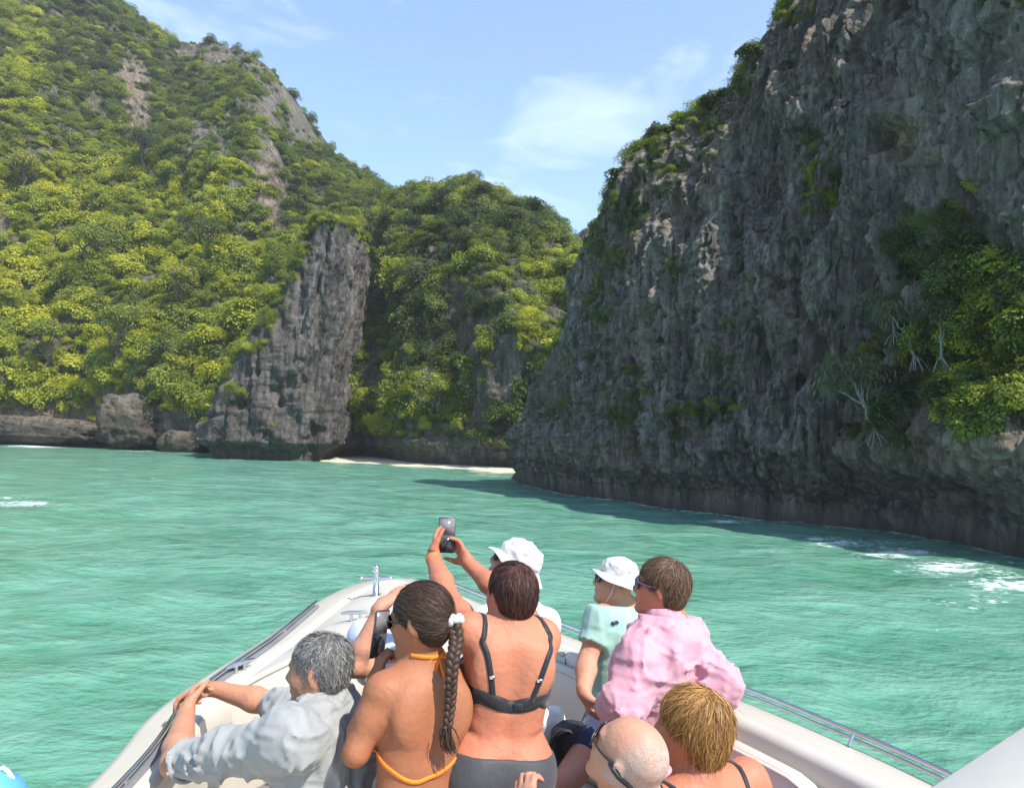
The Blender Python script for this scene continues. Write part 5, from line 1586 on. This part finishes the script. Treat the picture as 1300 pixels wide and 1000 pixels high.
# ================================================================== THE PEOPLE IN THE BOW
SK_TAN = skin_mat('tanned_skin', (0.32, 0.14, 0.072)); SK_PINK = skin_mat('sunburnt_skin', (0.44, 0.185, 0.11)); SK_FAIR = skin_mat('fair_skin', (0.47, 0.255, 0.175)); SK_OLIVE = skin_mat('olive_skin', (0.42, 0.225, 0.14))
M_BLACKPL = plain_mat('black_plastic', (0.015, 0.015, 0.018), 0.3, var=.1)
M_LENS, n, l, b = new_mat('dark_lens'); b.inputs['Base Color'].default_value = (0.012, 0.012, 0.02, 1); b.inputs['Roughness'].default_value = 0.06
l.new(ramp(n, l, noise_node(n, l, 12, 2, .5, mapping(n, l)), [(.4, (.008, .008, .014)), (.6, (.02, .02, .035))]), b.inputs['Base Color'])
M_WHITEC = cloth_mat('white_cotton', (0.55, 0.535, 0.515), folds=.25); M_PINKC = cloth_mat('pink_linen', (0.56, 0.285, 0.345), folds=.55); M_MINT = cloth_mat('mint_jersey', (0.30, 0.47, 0.41), folds=.35); M_POLO = cloth_mat('grey_blue_pique', (0.29, 0.295, 0.29), folds=.8)
M_NAVY = cloth_mat('navy_cotton', (0.03, 0.04, 0.09)); M_BRIEF = cloth_mat('charcoal_lycra', (0.055, 0.055, 0.062), .55); M_BLKL = cloth_mat('black_lycra', (0.022, 0.022, 0.026), .5); M_ORNG = cloth_mat('orange_lycra', (0.80, 0.21, 0.015), .5)
M_MINTL = cloth_mat('mint_lycra', (0.35, 0.58, 0.52), .55); M_LAV = cloth_mat('lavender_cotton', (0.50, 0.53, 0.68)); M_KHAKI = cloth_mat('khaki_cotton', (.35, .30, .22)); M_BLUSH = cloth_mat('blush_cotton', (.70, .56, .56))
HM_GREY = hair_mat('grey_hair', (0.055, 0.052, 0.05), (0.42, 0.40, 0.38)); HM_BRUN = hair_mat('dark_brown_hair', (0.018, 0.010, 0.007), (0.13, 0.068, 0.040)); HM_AUB = hair_mat('auburn_hair', (0.020, 0.009, 0.007), (0.15, 0.055, 0.042))
HM_BRN = hair_mat('brown_hair', (0.045, 0.024, 0.014), (0.26, 0.15, 0.085)); HM_BLO = hair_mat('blonde_hair', (0.15, 0.062, 0.018), (0.62, 0.34, 0.10))

def phone(label, c, up, face, w=.074, h=.155, group=None):
    """thin slab; face = direction its screen looks"""
    up = nz(up); face = nz(face - up * (np.asarray(face) @ up)); r = np.cross(up, face)
    R = np.stack([r, face, up], 1)
    t = base_thing('phone', label, 'phone', c - up * h / 2, group)
    part('phone_body', MB().box(c, (w, .0085, h), R, .003), plain_mat('phone_case', (.035, .035, .04), .4), t)
    part('upper_screen', MB().box(c + face * .0046 + up * h * .24, (w * .92, .001, h * .455), R), M_SCREEN2, t)
    part('lower_screen', MB().box(c + face * .0046 - up * h * .235, (w * .92, .001, h * .47), R), M_SCREEN, t)
    part('camera_bump', MB().box(c - face * .006 + up * h * .36 - r * w * .25, (w * .36, .004, h * .18), R, .0015), M_BLACKPL, t)
    return t
M_SCREEN, n, l, b = new_mat('phone_screen')
l.new(ramp(n, l, noise_node(n, l, 30, 3, .5, mapping(n, l)), [(.4, (.03, .032, .035)), (.65, (.10, .11, .115))]), b.inputs['Base Color']); b.inputs['Roughness'].default_value = 0.12

M_SCREEN2, n, l, b = new_mat('phone_screen_lit_half')
l.new(ramp(n, l, noise_node(n, l, 30, 3, .5, mapping(n, l)), [(.4, (.15, .14, .145)), (.65, (.22, .21, .22))]), b.inputs['Base Color']); b.inputs['Roughness'].default_value = 0.2

def ring_collar(B, H, r=.075, hgt=.035, tilt=.02, thick=.006):
    """standing collar round the neck"""
    th = np.linspace(0, 2 * np.pi, 40, endpoint=False)
    N, s, f, rr = B['N'], B['s'], B['f'], B['r']
    ax = nz(H.L(0, -.02, -.06) - N)
    G = []
    for (q, z) in ((1.10, -.03), (1.02, 0.0), (.93, hgt), (.93 + thick / r, hgt + .001), (1.0 + thick * 2 / r, hgt * .35), (1.12 + thick * 2 / r, -.02)):
        G.append(N + np.outer(np.cos(th) * r * q, rr) + np.outer(np.sin(th) * r * q * .95 + .012, f) + np.outer(z - tilt * np.sin(th), ax))
    return MB().grid(np.array(G)[:, ::-1], cv=True)

# ---------------------------------------------------------------- 1. grey-haired man in a polo shirt, arm over the gunwale
N = P(414, 900, 2.44); C = P(402, 1112, 2.40); f = V3(-.92, .40, 0)
LE, LW = P(222, 968, 2.42), P(236, 905, 2.72); RE, RW = P(345, 893, 2.86), P(272, 874, 2.90)
hl = hand(LW, P(244, 868, 2.86) - LW, P(300, 880, 2.9) - P(244, 880, 2.8), -1, .75, .2, 1.05)
hr = hand(RW, P(236, 880, 2.90) - RW, V3(0, -.3, -1), 1, .55, .2, 1.05)
B = body(N, C, f, 'm', 1.02, shL=P(368, 940, 2.22), shR=P(398, 915, 2.64), armL=(LE, LW, hl), armR=(RE, RW, hr), legL=(C + V3(-.06, .38, -.02), C + V3(-.06, .44, -.45)), legR=(C + V3(.12, .40, -.02), C + V3(.12, .46, -.45)), belly=.02)
H = Head(P(404, 850, 2.42), (-.985, .12, .02), (.04, 0, 1), 0.922)
p1 = Person('grey-haired man in a grey-blue polo shirt with his forearms crossed on the gunwale', B, H, SK_OLIVE, H.prims(N, (.058, .066)))
def keep_short(q, line=.030, nape=-.060, side=-.012):
    front = q[:, 1] * .82 - q[:, 2] * .57 - line
    front = np.where(q[:, 2] < .02, np.maximum(front, (q[:, 1] - .012)), front)
    ear = .024 - np.sqrt((q[:, 1] + .012) ** 2 + (q[:, 2] + .006) ** 2 * .6)
    low = nape - q[:, 2] + .35 * np.maximum(q[:, 1] + .03, 0)
    return np.maximum(np.maximum(front, low), np.where(np.abs(q[:, 0]) > .055, ear, -1))
cap = [EL(H.L(0, -.018, .036), V3(.083, .104, .093) * H.s, H.R, .03), EL(H.L(0, -.045, -.015), V3(.066, .062, .070) * H.s, H.R, .03)]
p1.hair(cap, lambda q: keep_short(q, .020, -.058), HM_GREY, 8000, .030, lift=.010, curl=.5, width=.0015)
up_clip = lambda S, E, t: [(S + (E - S) * t, nz(E - S))]
E1 = B['T'] + []
sh = [x.grow(.024) for x in B['T']]
for q, S, E, W in ((-1, B['shL'], LE, LW), (1, B['shR'], RE, RW)):
    sh += [RC(S, E, .064, .060, .05, clip=up_clip(S, E, .90)), RC(S, S * .4 + E * .6, .066, .062, .05)]
p1.garment('polo_shirt', sh, M_POLO, clips=[(N + B['s'] * .085, B['s']), (C - B['s'] * .16, -B['s'])], wr=.018, wscale=9, h=.007)
p1.mb('collar', ring_collar(B, H, .078, .042, .01), M_POLO)
for q, S, E in ((-1, B['shL'], LE), (1, B['shR'], RE)):
    d = nz(E - S); c0 = S + (E - S) * .90; a1 = nz(np.cross(d, V3(0, 0, 1))); a2 = np.cross(d, a1); th = np.linspace(0, 2 * np.pi, 25)
    p1.mb('sleeve_cuff', MB().tube(c0 + np.outer(np.cos(th), a1) * .060 + np.outer(np.sin(th), a2) * .060, .008, 6, cap=False), M_POLO)
p1.garment('shorts', [x.grow(.012) for q in B['G'] for x in B['G'][q][:1]] + [x.grow(.012) for x in B['T'][:1]], M_KHAKI, clips=[(C + B['s'] * .10, B['s'])], h=.012)

# ---------------------------------------------------------------- 2. person in white, hand held to the brow
N = P(528, 842, 3.02); C = P(508, 1010, 3.04); f = V3(-.55, .83, 0)
LE, LW = P(450, 846, 2.82), P(484, 769, 2.86); RE, RW = P(462, 806, 3.32), P(470, 790, 3.5)
hl = hand(LW, P(516, 742, 2.96) - LW, V3(.5, .5, -.7), 1, .18, .1, 1.0)
B = body(N, C, f, 'f', 1.0, shL=P(486, 850, 2.98), shR=P(560, 850, 3.12), armL=(LE, LW, hl), armR=(RE, RW), legL=(C + V3(-.08, .10, -.32), V3(C[0] - .08, C[1] + .02, SOLE + .09)), legR=(C + V3(.08, .12, -.32), V3(C[0] + .08, C[1] + .04, SOLE + .09)))
H = Head(P(541, 792, 3.00), (-.72, .66, .2), (0, 0, 1), 0.844)
p2 = Person('person in a white top shading the brow with a raised hand, hidden behind the braid', B, H, SK_FAIR, H.prims(N, (.048, .052), False))
cap = [EL(H.L(0, -.016, .034), V3(.086, .108, .097) * H.s, H.R, .03), EL(H.L(0, -.045, -.03), V3(.072, .066, .085) * H.s, H.R, .03)]
p2.hair(cap, lambda q: keep_short(q, .03, -.10), HM_BRN, 700, .06)
sh = [x.grow(.012) for x in B['T']] + [RC(B['shL'], B['shL'] * .55 + LE * .45, .066, .062, .04)]
p2.garment('white_top', sh, M_WHITEC, clips=[(N + B['s'] * .02, B['s']), (C - B['s'] * .14, -B['s'])], wr=.006)
p2.garment('lavender_sleeve', [RC(B['shR'], RE, .066, .064, .04), RC(RE, RE * .6 + RW * .4, .062, .055, .04)], M_LAV, wr=.006)
p2.garment('shorts', [x.grow(.012) for q in B['G'] for x in B['G'][q][:1]] + [x.grow(.01) for x in B['T'][:1]], M_NAVY, clips=[(C + B['s'] * .08, B['s'])], h=.012)
d = nz(LE - LW); c0 = LW + d * .02; a1 = nz(np.cross(d, V3(0, 0, 1))); a2 = np.cross(d, a1); th = np.linspace(0, 2 * np.pi, 25)
p2.mb('wristband', MB().tube(c0 + np.outer(np.cos(th), a1) * .030 + np.outer(np.sin(th), a2) * .029, .005, 6, cap=False), M_BLACKPL)

# ---------------------------------------------------------------- 3. woman with a long braid and orange ties
N = P(540, 846, 2.36); C = P(524, 1052, 2.30); f = V3(-.52, .85, 0)
LE, LW = P(452, 955, 2.22), P(476, 868, 2.40); RE, RW = P(585, 945, 2.52), P(520, 880, 2.62)
hl = hand(LW, P(486, 826, 2.45) - LW, V3(.55, .5, .1), 1, .9, .0, .95)
hr = hand(RW, P(492, 828, 2.58) - RW, V3(-.3, -.5, .3), -1, .8, .0, .95)
B = body(N, C, f, 'f', 1.0, shL=P(486, 880, 2.27), shR=P(583, 868, 2.47), armL=(LE, LW, hl), armR=(RE, RW, hr))
H = Head(P(533, 787, 2.34), (-.93, .33, -.06), (.05, 0, 1), 0.905)
p3 = Person('tanned woman with a long brown braid and orange bikini ties looking at her phone', B, H, SK_TAN, H.prims(N, (.046, .050), False))
cap = [EL(H.L(0, -.016, .036), V3(.086, .108, .097) * H.s, H.R, .03), EL(H.L(0, -.05, -.02), V3(.068, .060, .066) * H.s, H.R, .03)]
TIE = H.L(.01, -.118, -.002)
tie_l = H.loc(TIE[None])[0]
p3.hair(cap, lambda q: keep_short(q, .032, -.068), HM_BRUN, 7000, .15, flow=lambda q: tie_l - q, lift=.004, width=.0014)
# scrunchie and three-strand braid hanging over the right shoulder blade
thk = np.linspace(0, 2 * np.pi, 61)
ax_ = nz(V3(.25, -.35, -.9)); e1 = nz(np.cross(ax_, V3(0, 1, 0))); e2 = np.cross(ax_, e1)
rr_ = .022 + .005 * np.sin(thk * 9)
p3.mb('scrunchie', MB().tube(TIE + np.outer(np.cos(thk) * rr_, e1) + np.outer(np.sin(thk) * rr_, e2) + np.outer(.006 * np.cos(thk * 7), ax_), .012 + .003 * np.sin(thk * 11), 8, cap=False), M_WHITEC)
bpath = catmull([TIE, TIE + V3(.015, -.02, -.05), P(574, 845, 2.24), P(572, 890, 2.24), P(568, 925, 2.23)], 90)
bpath[25:] = np.where((sdf_pts(p3.pr, bpath[25:]) < .02)[:, None], project(p3.pr, bpath[25:], .02), bpath[25:])
for _ in range(6): bpath[1:-1] = .5 * bpath[1:-1] + .25 * (bpath[:-2] + bpath[2:])
mbr = MB(); tt_ = np.linspace(0, 1, 90); tb = np.gradient(bpath, axis=0); tb /= np.linalg.norm(tb, axis=1)[:, None]
sd = np.cross(tb, V3(0, 1, 0)); sd /= np.linalg.norm(sd, axis=1)[:, None]; fw = np.cross(sd, tb)
for k_ in range(3):
    ph = tt_ * 2 * np.pi * 5.2 + k_ * 2 * np.pi / 3
    amp = (.0145 * (1 - .45 * tt_))[:, None]
    mbr.tube(bpath + sd * np.sin(ph)[:, None] * amp + fw * np.sin(2 * ph)[:, None] * amp * .55, .0132 * (1 - .45 * tt_), 8)
rgb_ = np.random.default_rng(9)
for k_ in range(60):
    e0 = bpath[-1] + rgb_.normal(size=3) * .006; wv = rgb_.normal(size=3) * .5
    mbr.tube(np.array([e0, e0 + V3(0, 0, -.022) + wv * .012, e0 + V3(.004, 0, -.045) + wv * .016, e0 + V3(.016, -.004, -.062) + wv * .012]), [.0022, .002, .0016, .0006], 4)
Vn = sum(len(v) for v in mbr.v)
link('braid', mbr.mesh('braid', HM_BRUN, True, p3.base, {'rnd': rgb_.random(Vn) * .5 + .2}), p3.root)
nk = B['at']
p3.strap('neck_tie', [H.L(-.05, .01, -.105), H.L(-.055, -.03, -.11), H.L(-.03, -.07, -.115), H.L(.0, -.085, -.115), H.L(.035, -.07, -.11)], .013, M_ORNG, n=30)
kn = project(p3.pr, H.L(-.01, -.085, -.115)[None], .004)[0]
for q, dz in ((-1, 0), (1, .006)):
    p3.mb('bow_loop', MB().tube(catmull([kn, kn + V3(.022 * q, -.012, -.002), kn + V3(.034 * q, -.014, -.03), kn + V3(.020 * q, -.014, -.055), kn + V3(.004 * q, -.012, -.02), kn], 30), .0056, 6, flat=.5), M_ORNG)
    p3.mb('tie_end', MB().tube(catmull([kn, kn + V3(.008 * q, -.012, -.03), kn + V3(.018 * q, -.012, -.07), kn + V3(.012 * q, -.008, -.09)], 20), .005, 6, flat=.5), M_ORNG)
zb = lambda t, x, y: B['at'](t, x, y)
p3.strap('back_tie', [zb(.50, -.15, .05), zb(.42, -.14, -.05), zb(.34, -.06, -.12), zb(.40, .06, -.12), zb(.50, .14, -.05), zb(.56, .15, .05)], .013, M_ORNG, n=50)
p3.garment('bikini_bottom', [x.grow(.004) for x in p3.pr], M_MINTL, region=lambda p: np.maximum(((p - (C + B['s'] * .02)) @ B['s']), -((p - (C - B['s'] * .16)) @ B['s']) - .0), h=.007)
for q in (-1, 1):
    p3.garment('bikini_cup', [x.grow(.005) for x in B['T']], M_ORNG, region=lambda p, q=q: np.linalg.norm(p - B['at'](.60, .075 * q, .13), axis=-1) - .07, h=.007)
glasses(p3, H, M_BLACKPL, M_LENS)
phone('black phone held low to her face by the woman with the braid', P(482, 804, 2.50), (.12, .1, 1), (.9, -.45, 0), group=None)
d = nz(LE - LW); c0 = LW + d * .015; a1 = nz(np.cross(d, V3(0, 0, 1))); a2 = np.cross(d, a1)
p3.mb('bracelet', MB().tube(c0 + np.outer(np.cos(th), a1) * .028 + np.outer(np.sin(th), a2) * .028, .0025, 6, cap=False), M_STEEL)

# ---------------------------------------------------------------- 4. woman in a black bikini filming with raised phone
N = P(650, 798, 2.46); C = P(631, 966, 2.42); f = V3(-.22, .97, 0)
LE, LW = P(566, 752, 2.68), P(550, 708, 2.90); RE, RW = P(634, 752, 2.78), P(594, 714, 2.93)
hl = hand(LW, P(556, 672, 2.99) - LW, P(600, 690, 2.93) - LW, -1, .38, .1, .95, curls=[.35, .5, .55, .6])
hr = hand(RW, P(576, 684, 2.99) - RW, P(545, 690, 2.93) - RW, -1, .55, .1, .95)
B = body(N, C, f, 'f', 1.04, shL=P(594, 802, 2.40), shR=P(688, 810, 2.50), armL=(LE, LW, hl), armR=(RE, RW, hr))
for q in (-1, 1):
    B['T'].append(RC(B['at'](.26, .15 * q, -.02), B['at'](.22, .06 * q, -.125), .006, .004, .02, 's'))
H = Head(P(648, 755, 2.47), (-.55, .82, .12), (0, 0, 1), 0.870)
p4 = Person('woman in a black bikini and charcoal briefs holding her phone up high with both hands', B, H, SK_PINK, H.prims(N, (.050, .054), False))
cap = [EL(H.L(0, -.018, .036), V3(.084, .107, .096) * H.s, H.R, .03), EL(H.L(0, -.052, -.018), V3(.066, .057, .066) * H.s, H.R, .03)]
p4.hair(cap, lambda q: keep_short(q, .032, -.064), HM_AUB, 8000, .05, lift=.006, width=.0014, curl=.08)
S_, at4, C4 = B['s'], B['at'], C.copy()
p4.garment('briefs', [x.grow(.0045) for x in p4.pr], M_BRIEF, region=lambda p: np.maximum((p - (C4 + S_ * .045)) @ S_, -((p - (C4 - S_ * .15)) @ S_)), h=.008)
bz = lambda t, x, y: at4(t, x, y)
band = p4.strap('bra_band', [bz(.53, -.17, .06), bz(.515, -.165, -.02), bz(.49, -.10, -.12), bz(.475, 0, -.14), bz(.49, .10, -.12), bz(.515, .165, -.02), bz(.53, .17, .06)], np.interp(np.linspace(0, 1, 60), [0, .25, .5, .75, 1], [.065, .056, .040, .056, .065]), M_BLKL, n=60)
for q in (-1, 1):
    p4.strap('shoulder_strap', [bz(.50, .066 * q, -.14), bz(.62, .074 * q, -.13), bz(.80, .092 * q, -.11), bz(.95, .105 * q, -.04), bz(.93, .105 * q, .06), bz(.75, .085 * q, .12)], .019, M_BLKL, n=50)
    sp = project(p4.pr, bz(.68, .077 * q, -.13)[None], .005)[0]
    p4.mb('slider', MB().box(sp, (.018, .006, .012), None, .002), M_STEEL)
    p4.garment('bra_cup', [x.grow(.006) for x in B['T']], M_BLKL, region=lambda p, q=q: np.linalg.norm(p - at4(.60, .075 * q, .13), axis=-1) - .075, h=.008)
clp = project(p4.pr, bz(.475, .01, -.14)[None], .004)[0]
p4.mb('clasp', MB().box(clp, (.03, .008, .022), None, .003), M_BLKL)
d = nz(LE - LW); c0 = LW + d * .012; a1 = nz(np.cross(d, V3(0, 0, 1))); a2 = np.cross(d, a1)
p4.mb('wristband', MB().tube(c0 + np.outer(np.cos(th), a1) * .028 + np.outer(np.sin(th), a2) * .028, .0045, 6, cap=False), M_ORNG)
phone('dark phone raised upright above everyone, held in two hands', P(567, 679, 2.96), (.05, .05, 1), (.15, -1, .12), .068, .140)

# ---------------------------------------------------------------- 5. woman in a white bucket hat looking up
N = P(652, 764, 3.16); C = P(638, 935, 3.18); f = V3(-.72, .69, 0)
B = body(N, C, f, 'f', 1.0, shR=P(690, 792, 3.28), shL=P(616, 792, 3.04), armL=(P(607, 850, 3.0), P(615, 905, 3.1)), armR=(P(692, 860, 3.32), P(665, 915, 3.3)))
H = Head(P(652, 718, 3.12), (-.84, .12, .52), (.3, 0, 1), 0.853)
p5 = Person('woman in a white bucket hat and pale top gazing upward beyond the raised phone', B, H, SK_FAIR, H.prims(N, (.048, .052), False))
cap = [EL(H.L(0, -.016, .03), V3(.084, .106, .09) * H.s, H.R, .03), EL(H.L(0, -.05, -.03), V3(.070, .060, .075) * H.s, H.R, .03)]
p5.hair(cap, lambda q: np.maximum(keep_short(q, .03, -.09), q[:, 2] - .012), HM_BRN, 500, .04)
G = hat_mesh(H, .148, .108, -.02, .008, .030, 1.12, 1.0, .100)
ht = p5.mb('bucket_hat', MB().grid(G, cv=True), M_WHITEC)
sh = [x.grow(.012) for x in B['T']] + [RC(B['shL'], B['shL'] * .5 + P(607, 850, 3.0) * .5, .054, .054, .04), RC(B['shR'], B['shR'] * .5 + P(692, 860, 3.32) * .5, .054, .054, .04)]
p5.garment('blush_top', sh, M_BLUSH, clips=[(N + B['s'] * .02, B['s']), (C - B['s'] * .16, -B['s'])], wr=.006)
p5.garment('shorts', [x.grow(.006) for q in B['G'] for x in B['G'][q][:1]] + [x.grow(.010) for x in B['T'][:1]], M_BLUSH, clips=[(C + B['s'] * .08, B['s'])], h=.012)
glasses(p5, H, M_BLACKPL, M_LENS)

# ---------------------------------------------------------------- 6. man in a mint shirt and white sun hat
N = P(795, 775, 3.62); C = P(786, 912, 3.56); f = V3(-.66, .75, 0)
LE, LW = P(745, 838, 3.42), P(741, 878, 3.28)
hl = hand(LW, P(750, 902, 3.26) - LW, V3(.9, .3, 0), 1, .8, .0, 1.0)
B = body(N, C, f, 'm', .98, shL=P(764, 786, 3.50), shR=P(838, 790, 3.74), armL=(LE, LW, hl), armR=(P(850, 860, 3.7), P(820, 905, 3.5)), legL=(P(712, 1000, 3.08), V3(*(P(712, 1000, 3.08) + V3(.02, .16, 0))[:2], SOLE + .09)), legR=(C + V3(.02, -.02, -.36), V3(C[0], C[1] + .05, SOLE + .09)), belly=.02)
H = Head(P(781, 738, 3.58), (-.95, .06, .24), (.08, 0, 1), 0.887)
p6 = Person('man in a mint T-shirt and floppy white sun hat with dark sunglasses by the rail', B, H, SK_FAIR, H.prims(N, (.056, .062)))
G = hat_mesh(H, .150, .095, -.022, .007, .026, 1.08, 2.0, .094, z0=.036)
p6.mb('sun_hat', MB().grid(G, cv=True), M_WHITEC)
p6.mb('chin_cord', MB().tube(catmull([H.L(-.085, .01, .02), H.L(-.080, .015, -.05), H.L(-.05, .03, -.12), H.L(-.055, .035, -.19)], 24), .0025, 6), M_WHITEC)
glasses(p6, H, M_BLACKPL, M_LENS)
sh = [x.grow(.016) for x in B['T']]
for S, E in ((B['shL'], LE), (B['shR'], P(850, 860, 3.7))):
    sh += [RC(S, E, .076, .072, .05, clip=up_clip(S, E, .62))]
p6.garment('mint_shirt', sh, M_MINT, clips=[(N + B['s'] * .025, B['s']), (C - B['s'] * .06, -B['s'])], wr=.005)
p6.mb('collar', ring_collar(B, H, .070, .015, .01), M_MINT)
em = P(800, 792, 3.30)
em = project(sh, em[None], .0)[0]
p6.strap('emblem', [em + V3(-.02, 0, .006), em + V3(-.008, 0, -.004), em + V3(.006, 0, .006), em + V3(.02, 0, -.002)], .012, M_NAVY, n=14, prims=sh, offs=.006)
shorts = [RC(x.a, x.a * .58 + x.b * .42, x.ra + .018, x.ra + .012, .04) for q in B['G'] for x in B['G'][q][:1]] + [x.grow(.012) for x in B['T'][:1]]
p6.garment('navy_shorts', shorts, M_NAVY, clips=[(C + B['s'] * .06, B['s'])], wr=.004, h=.009)

# ---------------------------------------------------------------- 7. woman in a pink shirt, hand on hip
N = P(848, 787, 2.84); C = P(838, 985, 2.78); f = V3(-.62, .78, 0)
RE, RW = P(912, 868, 2.74), P(872, 935, 2.70); LE, LW = P(790, 892, 2.62), P(790, 925, 2.85)
B = body(N, C, f, 'f', 1.16, shL=P(812, 846, 2.70), shR=P(874, 838, 2.96), armL=(LE, LW), armR=(RE, RW))
H = Head(P(838, 745, 2.83), (-.93, .28, .18), (.05, 0, 1), 0.870)
p7 = Person('woman in a loose pink long-sleeved shirt with short brown hair and glasses', B, H, SK_PINK, H.prims(N, (.052, .058), False))
cap = [EL(H.L(0, -.018, .036), V3(.085, .108, .097) * H.s, H.R, .03), EL(H.L(0, -.056, -.02), V3(.070, .058, .072) * H.s, H.R, .03)]
p7.hair(cap, lambda q: keep_short(q, .026, -.072), HM_BRN, 8000, .055, lift=.010, curl=.2, width=.0014)
glasses(p7, H, plain_mat('violet_frame', (.12, .06, .16), .3), M_LENS)
sh = [x.grow(.024) for x in B['T']]
for S, E, W in ((B['shL'], LE, LW), (B['shR'], RE, RW)):
    sh += [RC(S, E, .074, .072, .07), RC(E, W, .068, .058, .05)]
p7.garment('pink_shirt', sh, M_PINKC, clips=[(N + B['s'] * .02, B['s']), (C - B['s'] * .12, -B['s'])], wr=.020, wscale=9, h=.007)
p7.mb('collar', ring_collar(B, H, .078, .045, .012), M_PINKC)
p7.garment('dark_shorts', [x.grow(.010) for q in B['G'] for x in B['G'][q][:1]] + [x.grow(.008) for x in B['T'][:1]], M_NAVY, clips=[(C + B['s'] * .02, B['s'])], h=.012)

# ---------------------------------------------------------------- 8. bald man, sunglasses on a strap
H = Head(P(797, 960, 1.84), (-.66, .50, .46), (.3, -.35, 1), 0.86)
N = P(838, 1062, 1.80); C = N + V3(.02, -.06, -.56); f = V3(-.60, .80, 0)
LE, LW = P(640, 1140, 1.80), P(680, 1042, 1.98)
hl = hand(LW, P(668, 1006, 2.02) - LW, V3(.6, .6, -.3), 1, .95, .0, 1.0)
B = body(N, C, f, 'm', 1.08, armL=(LE, LW, hl), armR=(C + V3(.34, .10, .2), C + V3(.15, .36, .16)), legL=(C + V3(-.25, .36, -.0), C + V3(-.25, .40, -.38)), legR=(C + V3(.0, .42, -.0), C + V3(.0, .46, -.38)), belly=.04)
p8 = Person('bald man with grey stubble round his crown and strapped sunglasses, seated low', B, H, SK_FAIR, H.prims(N, (.062, .070)), bare_stubble=True)
glasses(p8, H, M_BLACKPL, M_LENS, up=.004)
hp8 = H.prims(N, (.062, .070))
for q in (-1, 1):
    p8.strap('glasses_cord', [H.L(.083 * q, .02, .008), H.L(.080 * q, -.05, -.012), H.L(.055 * q, -.10, -.035), H.L(.0, -.12, -.045)], .010, M_BLACKPL, n=24, prims=hp8, offs=.003)
p8.garment('swim_trunks', [x.grow(.012) for q in B['G'] for x in B['G'][q][:1]] + [x.grow(.010) for x in B['T'][:1]], M_NAVY, clips=[(C + B['s'] * .08, B['s'])], h=.012)

# ---------------------------------------------------------------- 9. blonde woman
H = Head(P(877, 922, 2.0), (-.88, .42, .12), (0, 0, 1), 0.82)
N = H.L(.0, -.045, -.165); C = N + V3(.02, -.04, -.52); f = V3(-.50, .86, 0)
B = body(N, C, f, 'f', 1.08, armL=(C + V3(-.30, .02, .22), C + V3(-.20, .26, .1)), armR=(C + V3(.32, .06, .22), C + V3(.2, .3, .1)), legL=(C + V3(-.20, .40, -.0), C + V3(-.20, .44, -.42)), legR=(C + V3(.03, .43, -.0), C + V3(.03, .47, -.42)))
p9 = Person('woman with a layered honey-blonde bob and black straps, seated beside the bald man', B, H, SK_PINK, H.prims(N, (.050, .056), False))
cap = [EL(H.L(0, -.018, .034), V3(.088, .109, .099) * H.s, H.R, .03), EL(H.L(0, -.052, -.03), V3(.080, .066, .088) * H.s, H.R, .03)]
def keep_bob(q):
    front = q[:, 1] * .82 - q[:, 2] * .57 - .038
    front = np.where(q[:, 2] < .02, np.maximum(front, q[:, 1] - .024), front)
    return np.maximum(front, -.112 - q[:, 2])
p9.hair(cap, keep_bob, HM_BLO, 11000, .075, lift=.014, curl=.20, width=.0014)
for q in (-1, 1):
    p9.strap('black_strap', [B['at'](.60, .09 * q, -.13), B['at'](.80, .095 * q, -.11), B['at'](.95, .10 * q, -.04), B['at'](.93, .10 * q, .06), B['at'](.75, .085 * q, .12)], .016, M_BLKL, n=40)
p9.garment('swimsuit', [x.grow(.005) for x in p9.pr], M_BLKL, region=lambda p, C=C, s=B['s']: np.maximum((p - (C + s * .32)) @ s, -((p - (C - s * .13)) @ s)), h=.013)
# ================================================================== AIR
HZ = bpy.data.materials.new('sea_haze'); HZ.use_nodes = True
hn = HZ.node_tree.nodes; hn.clear()
ho = hn.new('ShaderNodeOutputMaterial'); hv = hn.new('ShaderNodeVolumePrincipled')
hv.inputs['Color'].default_value = (0.93, 0.96, 1.0, 1); hv.inputs['Density'].default_value = 0.00042; hv.inputs['Anisotropy'].default_value = 0.2
HZ.node_tree.links.new(hv.outputs['Volume'], ho.inputs['Volume'])
link('haze', MB().box((0, 14, 118), (1460, 1460, 242)).mesh('haze', HZ, False), None, kind='stuff', label='thin bright sea haze filling the bay')
